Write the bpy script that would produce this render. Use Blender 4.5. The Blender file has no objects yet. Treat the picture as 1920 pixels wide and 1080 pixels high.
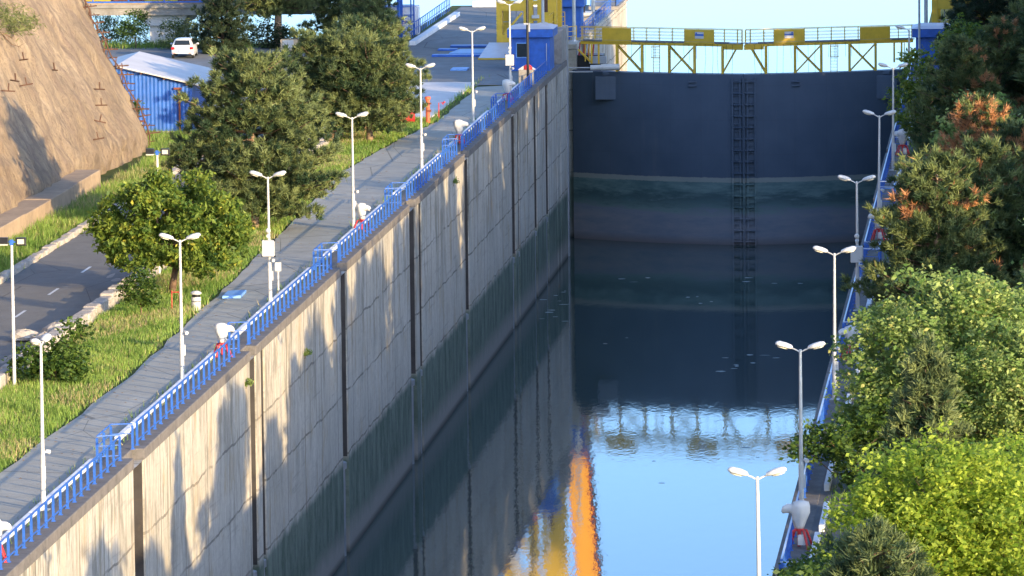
import bpy, math, random
import numpy as np
from mathutils import Vector, Matrix
R = math.radians
random.seed(7); RNG = np.random.default_rng(11)
sc = bpy.context.scene
COL = sc.collection

# ------------------------------------------------------------------ camera, world, sun, exposure
WATER = -14.55
SUN_EL, SUN_AZ = R(10.5), R(135.0)          # azimuth clockwise from +Y (the chamber axis)
cam_d = bpy.data.cameras.new("camera"); cam = bpy.data.objects.new("camera", cam_d); COL.objects.link(cam)
cam_d.sensor_width = 36.0; cam_d.lens = 200.0; cam_d.clip_start = 1.0; cam_d.clip_end = 20000.0
def aim(pitch, yaw, roll, loc):
    fw = Vector((-math.sin(yaw)*math.cos(pitch), math.cos(yaw)*math.cos(pitch), -math.sin(pitch)))
    r = Vector((math.cos(yaw), math.sin(yaw), 0.0)); d = fw.cross(r)
    r2 = r*math.cos(roll) + d*math.sin(roll); d2 = d*math.cos(roll) - r*math.sin(roll)
    m = Matrix((r2, -d2, -fw)).transposed().to_4x4(); m.translation = loc
    cam.matrix_world = m
aim(.1122794, .0901726, .0110194, Vector((33.532, 0.0, 30.353)))
sc.camera = cam

world = bpy.data.worlds.new("World"); sc.world = world; world.use_nodes = True
wn = world.node_tree
sky = wn.nodes.new("ShaderNodeTexSky"); sky.sky_type = 'NISHITA'; sky.sun_disc = False
sky.sun_elevation = SUN_EL; sky.sun_rotation = SUN_AZ
sky.air_density = 0.65; sky.dust_density = 1.4; sky.ozone_density = 2.9
wn.links.new(sky.outputs[0], wn.nodes["Background"].inputs[0])
wn.nodes["Background"].inputs[1].default_value = 0.15
sun_d = bpy.data.lights.new("sun", 'SUN'); sun_d.energy = 2.2; sun_d.angle = R(0.5); sun_d.color = (1.0, .73, .38)
sun = bpy.data.objects.new("sun", sun_d); COL.objects.link(sun)
SD = Vector((math.sin(SUN_AZ)*math.cos(SUN_EL), math.cos(SUN_AZ)*math.cos(SUN_EL), math.sin(SUN_EL)))
sun.rotation_euler = SD.to_track_quat('Z', 'Y').to_euler(); sun.location = (60, 100, 60)
sc.view_settings.view_transform = 'Standard'; sc.view_settings.look = 'None'
sc.view_settings.exposure = 2.05; sc.view_settings.gamma = 1.0
sc.cycles.max_bounces = 6; sc.cycles.transparent_max_bounces = 4

# ------------------------------------------------------------------ materials
class NT:
    def __init__(s, name):
        s.m = bpy.data.materials.new(name); s.m.use_nodes = True; s.t = s.m.node_tree
        s.b = s.t.nodes["Principled BSDF"]; s.out = s.t.nodes["Material Output"]
        s.tc = None
    def n(s, typ, **kw):
        nd = s.t.nodes.new(typ)
        for k, v in kw.items():
            if k.startswith('_'): setattr(nd, k[1:], v)
        return nd
    def put(s, sock, v):
        if hasattr(v, 'is_linked') or isinstance(v, bpy.types.NodeSocket): s.t.links.new(v, sock)
        else: sock.default_value = v
    def obj(s):
        if s.tc is None: s.tc = s.n("ShaderNodeTexCoord")
        return s.tc.outputs['Object']
    def mapped(s, scale, rot=(0, 0, 0)):
        mp = s.n("ShaderNodeMapping"); s.put(mp.inputs[0], s.obj())
        mp.inputs['Scale'].default_value = scale; mp.inputs['Rotation'].default_value = rot
        return mp.outputs[0]
    def noise(s, scale=1.0, detail=4, vec=None, rough=.55):
        nd = s.n("ShaderNodeTexNoise"); s.put(nd.inputs['Vector'], vec if vec is not None else s.obj())
        nd.inputs['Scale'].default_value = scale; nd.inputs['Detail'].default_value = detail
        nd.inputs['Roughness'].default_value = rough
        return nd.outputs['Fac']
    def xyz(s):
        nd = s.n("ShaderNodeSeparateXYZ"); s.put(nd.inputs[0], s.obj()); return nd.outputs
    def math(s, op, a, b=0.0, c=0.0):
        nd = s.n("ShaderNodeMath", _operation=op); s.put(nd.inputs[0], a); s.put(nd.inputs[1], b); s.put(nd.inputs[2], c)
        return nd.outputs[0]
    def ramp(s, f, lo, hi, a=0.0, b=1.0):
        nd = s.n("ShaderNodeMapRange"); nd.clamp = True
        s.put(nd.inputs[0], f); s.put(nd.inputs[1], lo); s.put(nd.inputs[2], hi); s.put(nd.inputs[3], a); s.put(nd.inputs[4], b)
        return nd.outputs[0]
    def mix(s, f, a, b, mode='MIX'):
        nd = s.n("ShaderNodeMix", _data_type='RGBA', _blend_type=mode)
        s.put(nd.inputs[0], f)
        s.put(nd.inputs[6], a if not isinstance(a, tuple) else (*a[:3], 1)); s.put(nd.inputs[7], b if not isinstance(b, tuple) else (*b[:3], 1))
        return nd.outputs[2]
    def bump(s, h, dist=.02, strength=.5):
        nd = s.n("ShaderNodeBump"); nd.inputs['Strength'].default_value = strength; nd.inputs['Distance'].default_value = dist
        s.put(nd.inputs['Height'], h); s.put(s.b.inputs['Normal'], nd.outputs[0])
    def done(s, col, rough=.7, metal=0.0, spec=.4):
        s.put(s.b.inputs['Base Color'], col if not isinstance(col, tuple) else (*col[:3], 1))
        s.put(s.b.inputs['Roughness'], rough); s.b.inputs['Metallic'].default_value = metal
        s.b.inputs['Specular IOR Level'].default_value = spec
        return s.m

def plain(name, col, rough=.6, metal=0.0, var=.18, scale=1.5, spec=.4, dirt=None):
    k = NT(name)
    f = k.noise(scale, 5)
    lo = tuple(c*(1-var) for c in col); hi = tuple(min(1, c*(1+var)) for c in col)
    c = k.mix(k.ramp(f, .3, .7), lo, hi)
    if dirt:
        g = k.noise(scale*3.1, 6, rough=.7)
        c = k.mix(k.ramp(g, .56, .75, 0, .6), c, dirt)
    return k.done(c, rough, metal, spec)

M = {}
M['white'] = plain('white_paint', (.54, .54, .525), .45, var=.06, dirt=(.5, .48, .44))
M['galv'] = plain('galvanised_steel', (.50, .52, .53), .42, .35, var=.14, scale=3)
M['tarp'] = plain('white_tarpaulin', (.66, .65, .62), .7, var=.08, dirt=(.55, .52, .46))
M['blue'] = plain('blue_paint', (.03, .12, .46), .45, var=.2, scale=2, dirt=(.07, .11, .26))
M['blue_light'] = plain('light_blue_paint', (.16, .33, .66), .5, var=.12, scale=2)
M['pale_blue'] = plain('pale_top_rail', (.36, .46, .66), .35, var=.1)  # paler, smoother blue, only for the top rails of the right quay
M['red'] = plain('red_paint', (.50, .035, .04), .45, var=.15)
M['yellow'] = plain('yellow_paint', (.62, .40, .035), .48, var=.10, dirt=(.36, .21, .04))
M['orange'] = plain('orange_paint', (.85, .40, .03), .5, var=.08)
M['rust'] = plain('rusty_steel', (.10, .05, .032), .9, var=.4, scale=6)
M['brown'] = plain('brown_paint', (.22, .07, .04), .6)
M['black'] = plain('black_steel', (.014, .015, .018), .45, var=.2)
M['grey_metal'] = plain('grey_steel', (.30, .32, .35), .45, .3)
M['glass'] = plain('dark_glass', (.02, .028, .035), .08, var=.1, spec=.6)
M['rubber'] = plain('tyre_rubber', (.018, .018, .018), .85)
M['car_white'] = plain('car_white', (.66, .66, .65), .22, var=.02, spec=.6)
M['lamp_red'] = plain('red_lens', (.42, .015, .02), .2, var=.1, spec=.6)
M['lens'] = plain('lamp_lens', (.55, .52, .40), .25, var=.08, spec=.5)
M['roof_sheet'] = plain('pale_roof_sheet', (.56, .54, .53), .6, .1, var=.1, scale=.6, dirt=(.42, .42, .44))
M['sheet'] = plain('pale_steel_plate', (.50, .53, .60), .5, .1, var=.08)
M['bark'] = plain('bark', (.15, .095, .065), .95, var=.45, scale=5)
M['bark_pale'] = plain('pale_bark', (.34, .24, .17), .95, var=.35, scale=4)

def concrete(name, col=(.36, .33, .29), stain=(.14, .125, .105), s=.5, cracks=True):
    k = NT(name)
    a = k.noise(s, 8, rough=.65); b = k.noise(s*7, 6, rough=.7)
    c = k.mix(k.ramp(a, .32, .68), stain, col)
    c = k.mix(k.ramp(b, .35, .7, 0, .35), c, tuple(x*1.25 for x in col))
    k.bump(b, .03, .5)
    return k.done(c, .88, spec=.25)
M['concrete'] = concrete('concrete', (.34, .32, .29), (.17, .155, .14))
M['concrete_pale'] = concrete('pale_concrete', (.62, .61, .60), (.46, .455, .46), .35)
M['kerb'] = concrete('kerb_concrete', (.46, .42, .37), (.27, .24, .21), 1.2)
M['kerb_white'] = plain('whitewashed_concrete', (.74, .76, .78), .7, var=.1, scale=1.2, dirt=(.42, .42, .42))
M['coping'] = concrete('coping_concrete', (.20, .185, .175), (.10, .095, .09), 1.4)
M['tan_wall'] = concrete('tan_wall_concrete', (.40, .30, .205), (.22, .17, .125), .6)

def wall_material():
    k = NT('lock_wall_concrete'); x, y, z = k.xyz()
    big = k.noise(.22, 6, rough=.6)
    streak = k.noise(1.0, 5, k.mapped((.0, 2.6, .10)), .7)
    streak2 = k.noise(1.0, 4, k.mapped((.0, 7.5, .22)), .7)
    fine = k.noise(3.2, 8, rough=.75)
    c = k.mix(k.ramp(big, .3, .7), (.46, .435, .375), (.62, .59, .525))
    c = k.mix(k.ramp(fine, .38, .74, 0, .6), c, (.29, .265, .24))
    patchy = k.ramp(k.noise(.13, 4, k.mapped((1, 1, .25))), .38, .62, .12, 1.15)
    top = k.math('MULTIPLY', k.ramp(z, -7.5, -.6, .15, 1.0), patchy)                      # run-off streaks are strongest below the coping
    c = k.mix(k.math('MULTIPLY', k.ramp(streak, .50, .60), k.math('MULTIPLY', top, .92)), c, (.115, .105, .075))
    c = k.mix(k.math('MULTIPLY', k.ramp(streak2, .52, .64), k.math('MULTIPLY', top, .85)), c, (.07, .066, .058))
    c = k.mix(k.math('MULTIPLY', k.ramp(streak2, .32, .46, 1, 0), .55), c, (.72, .69, .63))
    # formwork joints
    jy = k.math('FRACT', k.math('MULTIPLY', k.math('ADD', y, k.math('MULTIPLY', k.noise(.8, 2), .12)), 1/6.4))
    jy = k.math('LESS_THAN', jy, .022)
    jz = k.math('FRACT', k.math('MULTIPLY', k.math('ADD', z, k.math('MULTIPLY', k.noise(.35, 3), .5)), 1/3.1))
    jz = k.math('MULTIPLY', k.math('LESS_THAN', jz, .035), k.ramp(k.noise(.5, 3), .3, .55))
    c = k.mix(k.math('MULTIPLY', k.math('MAXIMUM', jy, jz), .7), c, (.09, .085, .08))
    blot = k.noise(1.0, 8, k.mapped((0, .75, .26)), .72)          # broad sooty and ochre blotches
    c = k.mix(k.math('MULTIPLY', k.ramp(blot, .50, .60), k.math('MULTIPLY', k.ramp(z, -8.5, -.8, .25, 1.0), .75)), c, (.17, .16, .135))
    och = k.noise(1.0, 6, k.mapped((0, .5, .35)), .65)
    c = k.mix(k.math('MULTIPLY', k.ramp(och, .53, .66), .5), c, (.40, .31, .19))
    chip = k.math('MULTIPLY', k.ramp(k.noise(1.6, 7, rough=.8), .60, .68), k.ramp(k.noise(.3, 3), .45, .6))
    c = k.mix(k.math('MULTIPLY', chip, .6), c, (.17, .155, .14))
    scr = k.ramp(k.noise(1.0, 5, k.mapped((0, .12, 2.4), (R(4), 0, 0)), .7), .58, .68)
    c = k.mix(k.math('MULTIPLY', scr, .4), c, (.22, .20, .185))
    # rust and pinkish bloom above the water mark
    rz = k.math('MULTIPLY', k.ramp(z, -9.9, -8.4, 1, 0.0), k.ramp(k.noise(.55, 6, rough=.7), .5, .66))
    rz2 = k.math('MULTIPLY', rz, k.ramp(streak2, .42, .6))
    c = k.mix(k.math('MULTIPLY', rz2, .8), c, (.22, .10, .065))
    # weed band
    edge = k.math('ADD', z, k.math('MULTIPLY', k.math('SUBTRACT', k.noise(.6, 7, rough=.7), .5), 1.3))
    wet = k.ramp(edge, -9.95, -9.5, 1, 0)
    weedn = k.noise(1.0, 6, k.mapped((0, .9, .35)), .7)
    weed = k.mix(k.ramp(weedn, .36, .62), (.085, .125, .095), (.20, .245, .20))
    weed = k.mix(k.math('MULTIPLY', k.ramp(fine, .46, .62), .65), weed, (.21, .23, .205))
    weed = k.mix(k.ramp(blot, .46, .60, 0, .55), weed, (.055, .085, .062))
    low = k.ramp(k.math('ADD', z, k.math('MULTIPLY', weedn, 2.2)), -12.7, -11.6, 1, 0)
    weed = k.mix(low, weed, (.30, .285, .26))
    weed = k.mix(k.ramp(z, -14.5, -14.15, 1, 0), weed, (.10, .095, .085))
    c = k.mix(wet, c, weed)
    k.bump(k.math('ADD', fine, k.math('MULTIPLY', streak2, .6)), .05, .55)
    return k.done(c, .86, spec=.22)
M['wall'] = wall_material()
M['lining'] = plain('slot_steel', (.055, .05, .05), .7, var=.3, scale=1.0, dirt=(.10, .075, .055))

def gate_material():
    k = NT('gate_steel'); x, y, z = k.xyz()
    n1 = k.noise(.35, 5); n2 = k.noise(1.0, 6, k.mapped((.35, .35, 1.6)), .7); n3 = k.noise(2.5, 7, rough=.75)
    c = k.mix(k.ramp(n1, .3, .7), (.062, .090, .132), (.082, .112, .158))
    px = k.math('MAXIMUM', k.math('LESS_THAN', k.math('FRACT', k.math('MULTIPLY', x, 1/2.35)), .02), k.math('LESS_THAN', k.math('FRACT', k.math('MULTIPLY', z, 1/2.6)), .016))
    rn = k.noise(1.0, 5, k.mapped((1.6, 1.6, .12)), .7)
    c = k.mix(k.ramp(rn, .58, .72, 0, .30), c, (.14, .15, .165)); c = k.mix(k.math('MULTIPLY', k.ramp(n3, .64, .70), .5), c, (.12, .085, .07))
    c = k.mix(k.math('MULTIPLY', px, .35), c, (.06, .075, .10))
    e = k.math('ADD', z, k.math('MULTIPLY', k.math('SUBTRACT', n3, .5), .22))
    weed = k.mix(k.ramp(n2, .38, .62), (.075, .135, .14), (.16, .235, .225))
    low = k.mix(k.ramp(n2, .36, .64), (.17, .195, .24), (.245, .24, .265))
    e2 = k.math('ADD', z, k.math('MULTIPLY', k.math('SUBTRACT', n2, .5), 3.0))
    body = k.mix(k.ramp(e2, -12.3, -11.7, 1, 0), weed, low)
    dk = k.math('MULTIPLY', k.ramp(e2, -11.75, -11.2, 0, 1), k.ramp(e2, -11.2, -10.6, 1, 0))
    body = k.mix(k.math('MULTIPLY', dk, .75), body, (.045, .08, .09))
    body = k.mix(k.ramp(z, -14.5, -13.9, .8, 0), body, (.17, .135, .135))
    c = k.mix(k.ramp(e, -9.62, -9.5, 1, 0), c, body)
    ln = k.math('MULTIPLY', k.math('GREATER_THAN', e, -9.86), k.math('LESS_THAN', e, -9.5))
    c = k.mix(k.math('MULTIPLY', ln, .75), c, (.30, .30, .27))
    k.bump(n3, .015, .3)
    return k.done(c, .55, spec=.35)
M['gate'] = gate_material()

def asphalt(name, col, var=.25, s=.6):
    k = NT(name); a = k.noise(s, 7, rough=.6); b = k.noise(22, 4); p = k.noise(1.0, 4, k.mapped((.5, .12, 1)))
    c = k.mix(k.ramp(a, .3, .7), tuple(x*(1-var) for x in col), tuple(x*(1+var) for x in col))
    c = k.mix(k.ramp(b, .4, .65, 0, .35), c, tuple(x*1.5 for x in col))
    c = k.mix(k.ramp(p, .58, .72, 0, .4), c, tuple(x*1.7 for x in col))
    st = k.noise(.9, 5, rough=.7); c = k.mix(k.ramp(st, .60, .70, 0, .45), c, tuple(x*.5 for x in col))      # oil and damp stains
    vo = k.n("ShaderNodeTexVoronoi", _feature='DISTANCE_TO_EDGE'); k.put(vo.inputs['Vector'], k.mapped((.22, .09, 1))); vo.inputs['Scale'].default_value = 1.0
    ck = k.math('MULTIPLY', k.math('LESS_THAN', k.math('ADD', vo.outputs[0], k.math('MULTIPLY', b, .004)), .006), k.ramp(k.noise(.12, 2), .42, .55))
    c = k.mix(k.math('MULTIPLY', ck, .7), c, tuple(x*.35 for x in col))
    k.bump(b, .01, .4)
    return k.done(c, .85, spec=.3)
M['asphalt'] = asphalt('road_asphalt', (.15, .147, .138), .15)
M['path'] = asphalt('path_asphalt', (.30, .30, .27), .16)
M['yard'] = asphalt('yard_asphalt', (.165, .175, .18), .18)
M['quay_dark'] = asphalt('quay_asphalt', (.12, .12, .12), .2)

def soil():
    k = NT('ground_soil'); a = k.noise(.35, 7); b = k.noise(4, 6)
    c = k.mix(k.ramp(a, .35, .65), (.06, .085, .022), (.11, .12, .035))
    c = k.mix(k.ramp(b, .55, .75, 0, .6), c, (.13, .105, .06))
    k.bump(b, .05, .6); return k.done(c, .95, spec=.1)
M['soil'] = soil()

def rock():
    k = NT('rock_face'); x, y, z = k.xyz()
    a = k.noise(.16, 8, rough=.6); st = k.noise(1.0, 8, k.mapped((.25, 1.1, .20), (R(28), 0, 0)), .72); f = k.noise(2.4, 9, rough=.75)
    c = k.mix(k.ramp(a, .3, .7), (.26, .195, .13), (.44, .345, .24))
    c = k.mix(k.ramp(st, .44, .64, 0, .85), c, (.23, .17, .135))
    c = k.mix(k.ramp(k.noise(.45, 8, rough=.75), .50, .64, 0, .65), c, (.19, .15, .12))
    c = k.mix(k.ramp(st, .30, .42, .6, 0), c, (.56, .45, .33))
    c = k.mix(k.ramp(f, .50, .68, 0, .75), c, (.16, .12, .095))
    vor = k.n("ShaderNodeTexVoronoi", _feature='DISTANCE_TO_EDGE'); k.put(vor.inputs['Vector'], k.mapped((.2, .16, .22))); vor.inputs['Scale'].default_value = .7
    c = k.mix(k.ramp(vor.outputs[0], 0, .006, .22, 0), c, (.09, .07, .06))
    h = k.math('ADD', k.math('MULTIPLY', st, 1.2), f)
    k.bump(h, .30, .9)
    return k.done(c, .93, spec=.15)
M['rock'] = rock()

def leaf(name, dark, light, extra=None, extra_at=.93, trans=.30, gloss=.12):
    """leaf colour varies from leaf to leaf through the face attribute 'tint' (hue of the leaf itself)"""
    k = NT(name)
    at = k.n("ShaderNodeAttribute"); at.attribute_name = 'tint'
    c = k.mix(k.ramp(at.outputs['Fac'], 0, .9), dark, light)
    if extra: c = k.mix(k.math('GREATER_THAN', at.outputs['Fac'], extra_at), c, extra)
    k.done(c, .55, spec=.25)
    tr = k.n("ShaderNodeBsdfTranslucent"); k.put(tr.inputs[0], k.mix(.5, c, tuple(min(1, x*1.3) for x in light)))
    ms = k.n("ShaderNodeMixShader"); ms.inputs[0].default_value = trans
    k.t.links.new(k.b.outputs[0], ms.inputs[1]); k.t.links.new(tr.outputs[0], ms.inputs[2]); k.t.links.new(ms.outputs[0], k.out.inputs[0])
    return k.m
M['pine'] = leaf('pine_needles', (.026, .055, .026), (.205, .245, .09), (.30, .19, .08), .97, trans=.12)
M['pine_browning'] = leaf('browning_pine_needles', (.026, .055, .024), (.20, .24, .08), (.46, .22, .10), .84, trans=.12)
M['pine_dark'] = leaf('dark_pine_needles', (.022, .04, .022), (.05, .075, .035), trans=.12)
M['walnut'] = leaf('glossy_leaves', (.05, .105, .018), (.23, .29, .045), (.38, .36, .05), .965, trans=.3)
M['maple'] = leaf('pale_green_leaves', (.08, .155, .028), (.36, .44, .14), (.36, .36, .12), .95, trans=.35)
M['lime'] = leaf('lime_green_leaves', (.13, .22, .02), (.42, .50, .07), trans=.45)
M['shrub'] = leaf('shrub_leaves', (.03, .07, .015), (.10, .16, .025), trans=.3)
M['willow'] = leaf('willow_leaves', (.07, .10, .03), (.22, .24, .09), trans=.3)
M['grass'] = leaf('grass_blades', (.09, .18, .03), (.31, .42, .09), (.42, .35, .18), .90, trans=.3)

def water():
    k = NT('lock_water')
    a = k.noise(1.0, 3, k.mapped((1.6, .55, 1))); b = k.noise(1.0, 2, k.mapped((6.0, 2.2, 1))); big = k.noise(.03, 3)
    h = k.math('ADD', k.math('MULTIPLY', a, 1.0), k.math('MULTIPLY', b, .35))
    h = k.math('MULTIPLY', h, k.ramp(big, .35, .65, .45, 1.0))
    k.bump(h, .008, .6)
    k.b.inputs['IOR'].default_value = 1.333
    return k.done((.045, .075, .07), .03, spec=.5)
M['water'] = water()

# ------------------------------------------------------------------ mesh helpers
class MB:
    def __init__(s): s.v = []; s.f = []
    def add(s, vs, fs):
        o = len(s.v); s.v += [tuple(p) for p in vs]; s.f += [tuple(i+o for i in q) for q in fs]; return s
    def box(s, a, b):
        x0, y0, z0 = a; x1, y1, z1 = b
        if x0 > x1: x0, x1 = x1, x0
        if y0 > y1: y0, y1 = y1, y0
        if z0 > z1: z0, z1 = z1, z0
        return s.add([(x0,y0,z0),(x1,y0,z0),(x1,y1,z0),(x0,y1,z0),(x0,y0,z1),(x1,y0,z1),(x1,y1,z1),(x0,y1,z1)],
                     [(0,3,2,1),(4,5,6,7),(0,1,5,4),(1,2,6,5),(2,3,7,6),(3,0,4,7)])
    def bar(s, p, q, w, h=None, up=(0, 0, 1)):
        p = Vector(p); q = Vector(q); h = h or w; d = (q-p)
        if d.length < 1e-6: return s
        d.normalize(); u = Vector(up)
        if abs(d.dot(u)) > .95: u = Vector((1, 0, 0))
        a = d.cross(u).normalized()*(w/2); b = a.normalized().cross(d).normalized()*(h/2)
        vs = [p-a-b, p+a-b, p+a+b, p-a+b, q-a-b, q+a-b, q+a+b, q-a+b]
        return s.add(vs, [(3,2,1,0),(4,5,6,7),(0,1,5,4),(1,2,6,5),(2,3,7,6),(3,0,4,7)])
    def tube(s, pts, rad, n=8, cap=True):
        pts = [Vector(p) for p in pts]
        if not hasattr(rad, '__len__'): rad = [rad]*len(pts)
        o = len(s.v); ref = Vector((.31, .17, .93))
        for i, p in enumerate(pts):
            d = (pts[min(i+1, len(pts)-1)] - pts[max(i-1, 0)]).normalized()
            u = ref if abs(d.dot(ref)) < .9 else Vector((1, 0, 0))
            a = d.cross(u).normalized(); b = d.cross(a).normalized()
            for j in range(n):
                t = 2*math.pi*j/n; s.v.append(tuple(p + (a*math.cos(t)+b*math.sin(t))*rad[i]))
        for i in range(len(pts)-1):
            for j in range(n):
                k = (j+1) % n; s.f.append((o+i*n+j, o+i*n+k, o+(i+1)*n+k, o+(i+1)*n+j))
        if cap:
            s.f.append(tuple(o+j for j in range(n))[::-1]); s.f.append(tuple(o+(len(pts)-1)*n+j for j in range(n)))
        return s
    def lathe(s, prof, c=(0, 0, 0), n=14):
        return s.tube([(c[0], c[1], c[2]+z) for r, z in prof], [max(r, 1e-3) for r, z in prof], n)
    def ellipsoid(s, c, r, nu=10, nv=7, m=None):
        o = len(s.v)
        for i in range(nv+1):
            t = math.pi*i/nv
            for j in range(nu):
                a = 2*math.pi*j/nu
                p = Vector((r[0]*math.sin(t)*math.cos(a), r[1]*math.sin(t)*math.sin(a), r[2]*math.cos(t)))
                if m: p = m @ p
                s.v.append((c[0]+p.x, c[1]+p.y, c[2]+p.z))
        for i in range(nv):
            for j in range(nu):
                k = (j+1) % nu; s.f.append((o+i*nu+j, o+(i+1)*nu+j, o+(i+1)*nu+k, o+i*nu+k))
        return s
    def prism(s, poly, z0, z1):
        n = len(poly)
        return s.add([(x, y, z0) for x, y in poly]+[(x, y, z1) for x, y in poly],
                     [tuple(range(n))[::-1], tuple(range(n, 2*n))]+[(i, (i+1) % n, n+(i+1) % n, n+i) for i in range(n)])
    def build(s, name, mat, parent=None, smooth=False, bevel=0):
        me = bpy.data.meshes.new(name); me.from_pydata(s.v, [], s.f); me.update()
        me.materials.append(M[mat] if isinstance(mat, str) else mat)
        if smooth: me.polygons.foreach_set('use_smooth', [True]*len(me.polygons))
        o = bpy.data.objects.new(name, me); COL.objects.link(o)
        if parent is not None: o.parent = parent
        if bevel:
            b = o.modifiers.new('bevel', 'BEVEL'); b.width = bevel; b.segments = 2; b.limit_method = 'ANGLE'
        return o

def np_mesh(name, V, F, tint, mat, parent=None):
    """V (n,3), F (m,k) equal-sized faces, tint (m,)"""
    me = bpy.data.meshes.new(name); n, k = F.shape
    me.vertices.add(len(V)); me.vertices.foreach_set('co', V.astype(np.float32).ravel())
    me.loops.add(n*k); me.loops.foreach_set('vertex_index', F.astype(np.int32).ravel())
    me.polygons.add(n); me.polygons.foreach_set('loop_start', np.arange(0, n*k, k, dtype=np.int32))
    me.polygons.foreach_set('loop_total', np.full(n, k, dtype=np.int32))
    me.update(calc_edges=True)
    at = me.attributes.new('tint', 'FLOAT', 'FACE'); at.data.foreach_set('value', tint.astype(np.float32))
    me.materials.append(M[mat] if isinstance(mat, str) else mat)
    o = bpy.data.objects.new(name, me); COL.objects.link(o)
    if parent is not None: o.parent = parent
    return o

def tag(o, label, cat, group=None, kind=None):
    if label: o['label'] = label
    if cat: o['category'] = cat
    if group: o['group'] = group
    if kind: o['kind'] = kind
    return o
def thing(name, label, cat, loc=(0, 0, 0), rz=0.0, group=None):
    o = bpy.data.objects.new(name, None); COL.objects.link(o); o.empty_display_size = .3
    o.location = loc; o.rotation_euler = (0, 0, rz)
    return tag(o, label, cat, group)
def structure(o, label=None):
    o['kind'] = 'structure'
    if label: o['label'] = label
    return o
KIDS = {}
def children(o): return [c for c in bpy.data.objects if c.parent == o]
def copy_tree(o, parent=None):
    c = o.copy(); COL.objects.link(c); c.parent = parent
    for ch in list(o.children): copy_tree(ch, c)
    return c
def dup(root, label, loc, rz=0.0, scale=1.0):
    c = copy_tree(root); c['label'] = label; c.location = loc; c.rotation_euler = (0, 0, rz)
    c.scale = (scale, scale, scale) if not hasattr(scale, '__len__') else scale
    return c

# ------------------------------------------------------------------ setting: water, ground, paths, road
w = MB(); w.add([(-4000, -600, WATER), (4000, -600, WATER), (4000, 9000, WATER), (-4000, 9000, WATER)], [(0, 1, 2, 3)])
structure(w.build('water', 'water'))

g = MB()
def sheet(mb, poly, z): n = len(poly); mb.add([(x, y, z) for x, y in poly], [tuple(range(n))])
# left bank: solid ground with its own sides down to the bed
g.prism([(-900, -300), (-1.0, -300), (-1.0, 419), (-1.0, 483), (-15, 483), (-15, 437), (-900, 437)], -20, -.06)
structure(g.build('ground', 'soil'))
g = MB(); g.prism([(26.0, -300), (900, -300), (900, 900), (26.0, 900)], -20, -.06)
structure(g.build('ground', 'soil'))
# grassy bank dropping from the yard to the tailwater behind the bridge
g = MB()
nx, ny = 60, 10
for j in range(ny+1):
    for i in range(nx+1):
        t = j/ny; x = -160+i*(145/nx)
        g.v.append((x, 437+t*24, -.08-15.5*t**1.15 + .5*math.sin(x*.4+j)*math.sin(j*.9+.3*x)*(t > 0)))
for j in range(ny):
    for i in range(nx):
        a = j*(nx+1)+i; g.f.append((a, a+1, a+nx+2, a+nx+1))
structure(g.build('bank', 'soil', smooth=True))

p = MB()
edge = [(150,-4.3),(207,-4.3),(233,-3.95),(257,-4.25),(278,-4.7),(298,-5.2),(318,-5.8),(329,-6.0),(342,-5.5),(353,-4.9),(364,-3.95),(380,-4.1),(394,-4.2)]
edge_f = []
for i in range(len(edge)-1):
    (ya, xa), (yb, xb) = edge[i], edge[i+1]
    for t in np.linspace(0, 1, 9)[:-1]:
        edge_f.append((ya+(yb-ya)*t, xa+(xb-xa)*t+random.uniform(-.12, .12)))
sheet(p, [(-1.42, 150), (-1.42, 394)]+[(x, y) for y, x in edge_f[::-1]], 0.0)
structure(p.build('path', 'path'))
p = MB(); sheet(p, [(-1.38, 120), (-.9, 120), (-.9, 419), (-1.38, 419)], .0)
structure(p.build('quay', 'quay_dark'))
p = MB(); sheet(p, [(-15.75, 100), (-9.2, 100), (-9.2, 345), (-11, 362), (-14.0, 372), (-16.5, 360), (-15.75, 340)], -.02)
structure(p.build('road', 'asphalt'))
dsh = MB()
for yc in (248.6, 257.8, 266.9, 276.5, 285.2, 294.3, 303.4, 312.5): sheet(dsh, [(-12.66, yc-1.35), (-12.52, yc-1.35), (-12.52, yc+1.35), (-12.66, yc+1.35)], -.014)
structure(dsh.build('road_markings', 'white'))
p = MB(); sheet(p, [(-60, 372), (-11, 362), (-9.2, 372), (-4.2, 394), (-1.38, 394), (-1.38, 481), (-14, 481), (-14, 433), (-60, 433)], -.012)
structure(p.build('yard', 'yard'))
p = MB(); p.prism([(-9.0, 366), (-4.75, 366.5), (-4.6, 396), (-9.0, 396)], -.05, .05)
structure(p.build('concrete_slab', 'concrete_pale'))
p = MB(); sheet(p, [(25.9, 120), (28.2, 120), (28.2, 425), (25.9, 425)], 0.0)
structure(p.build('path', 'quay_dark'))

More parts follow.
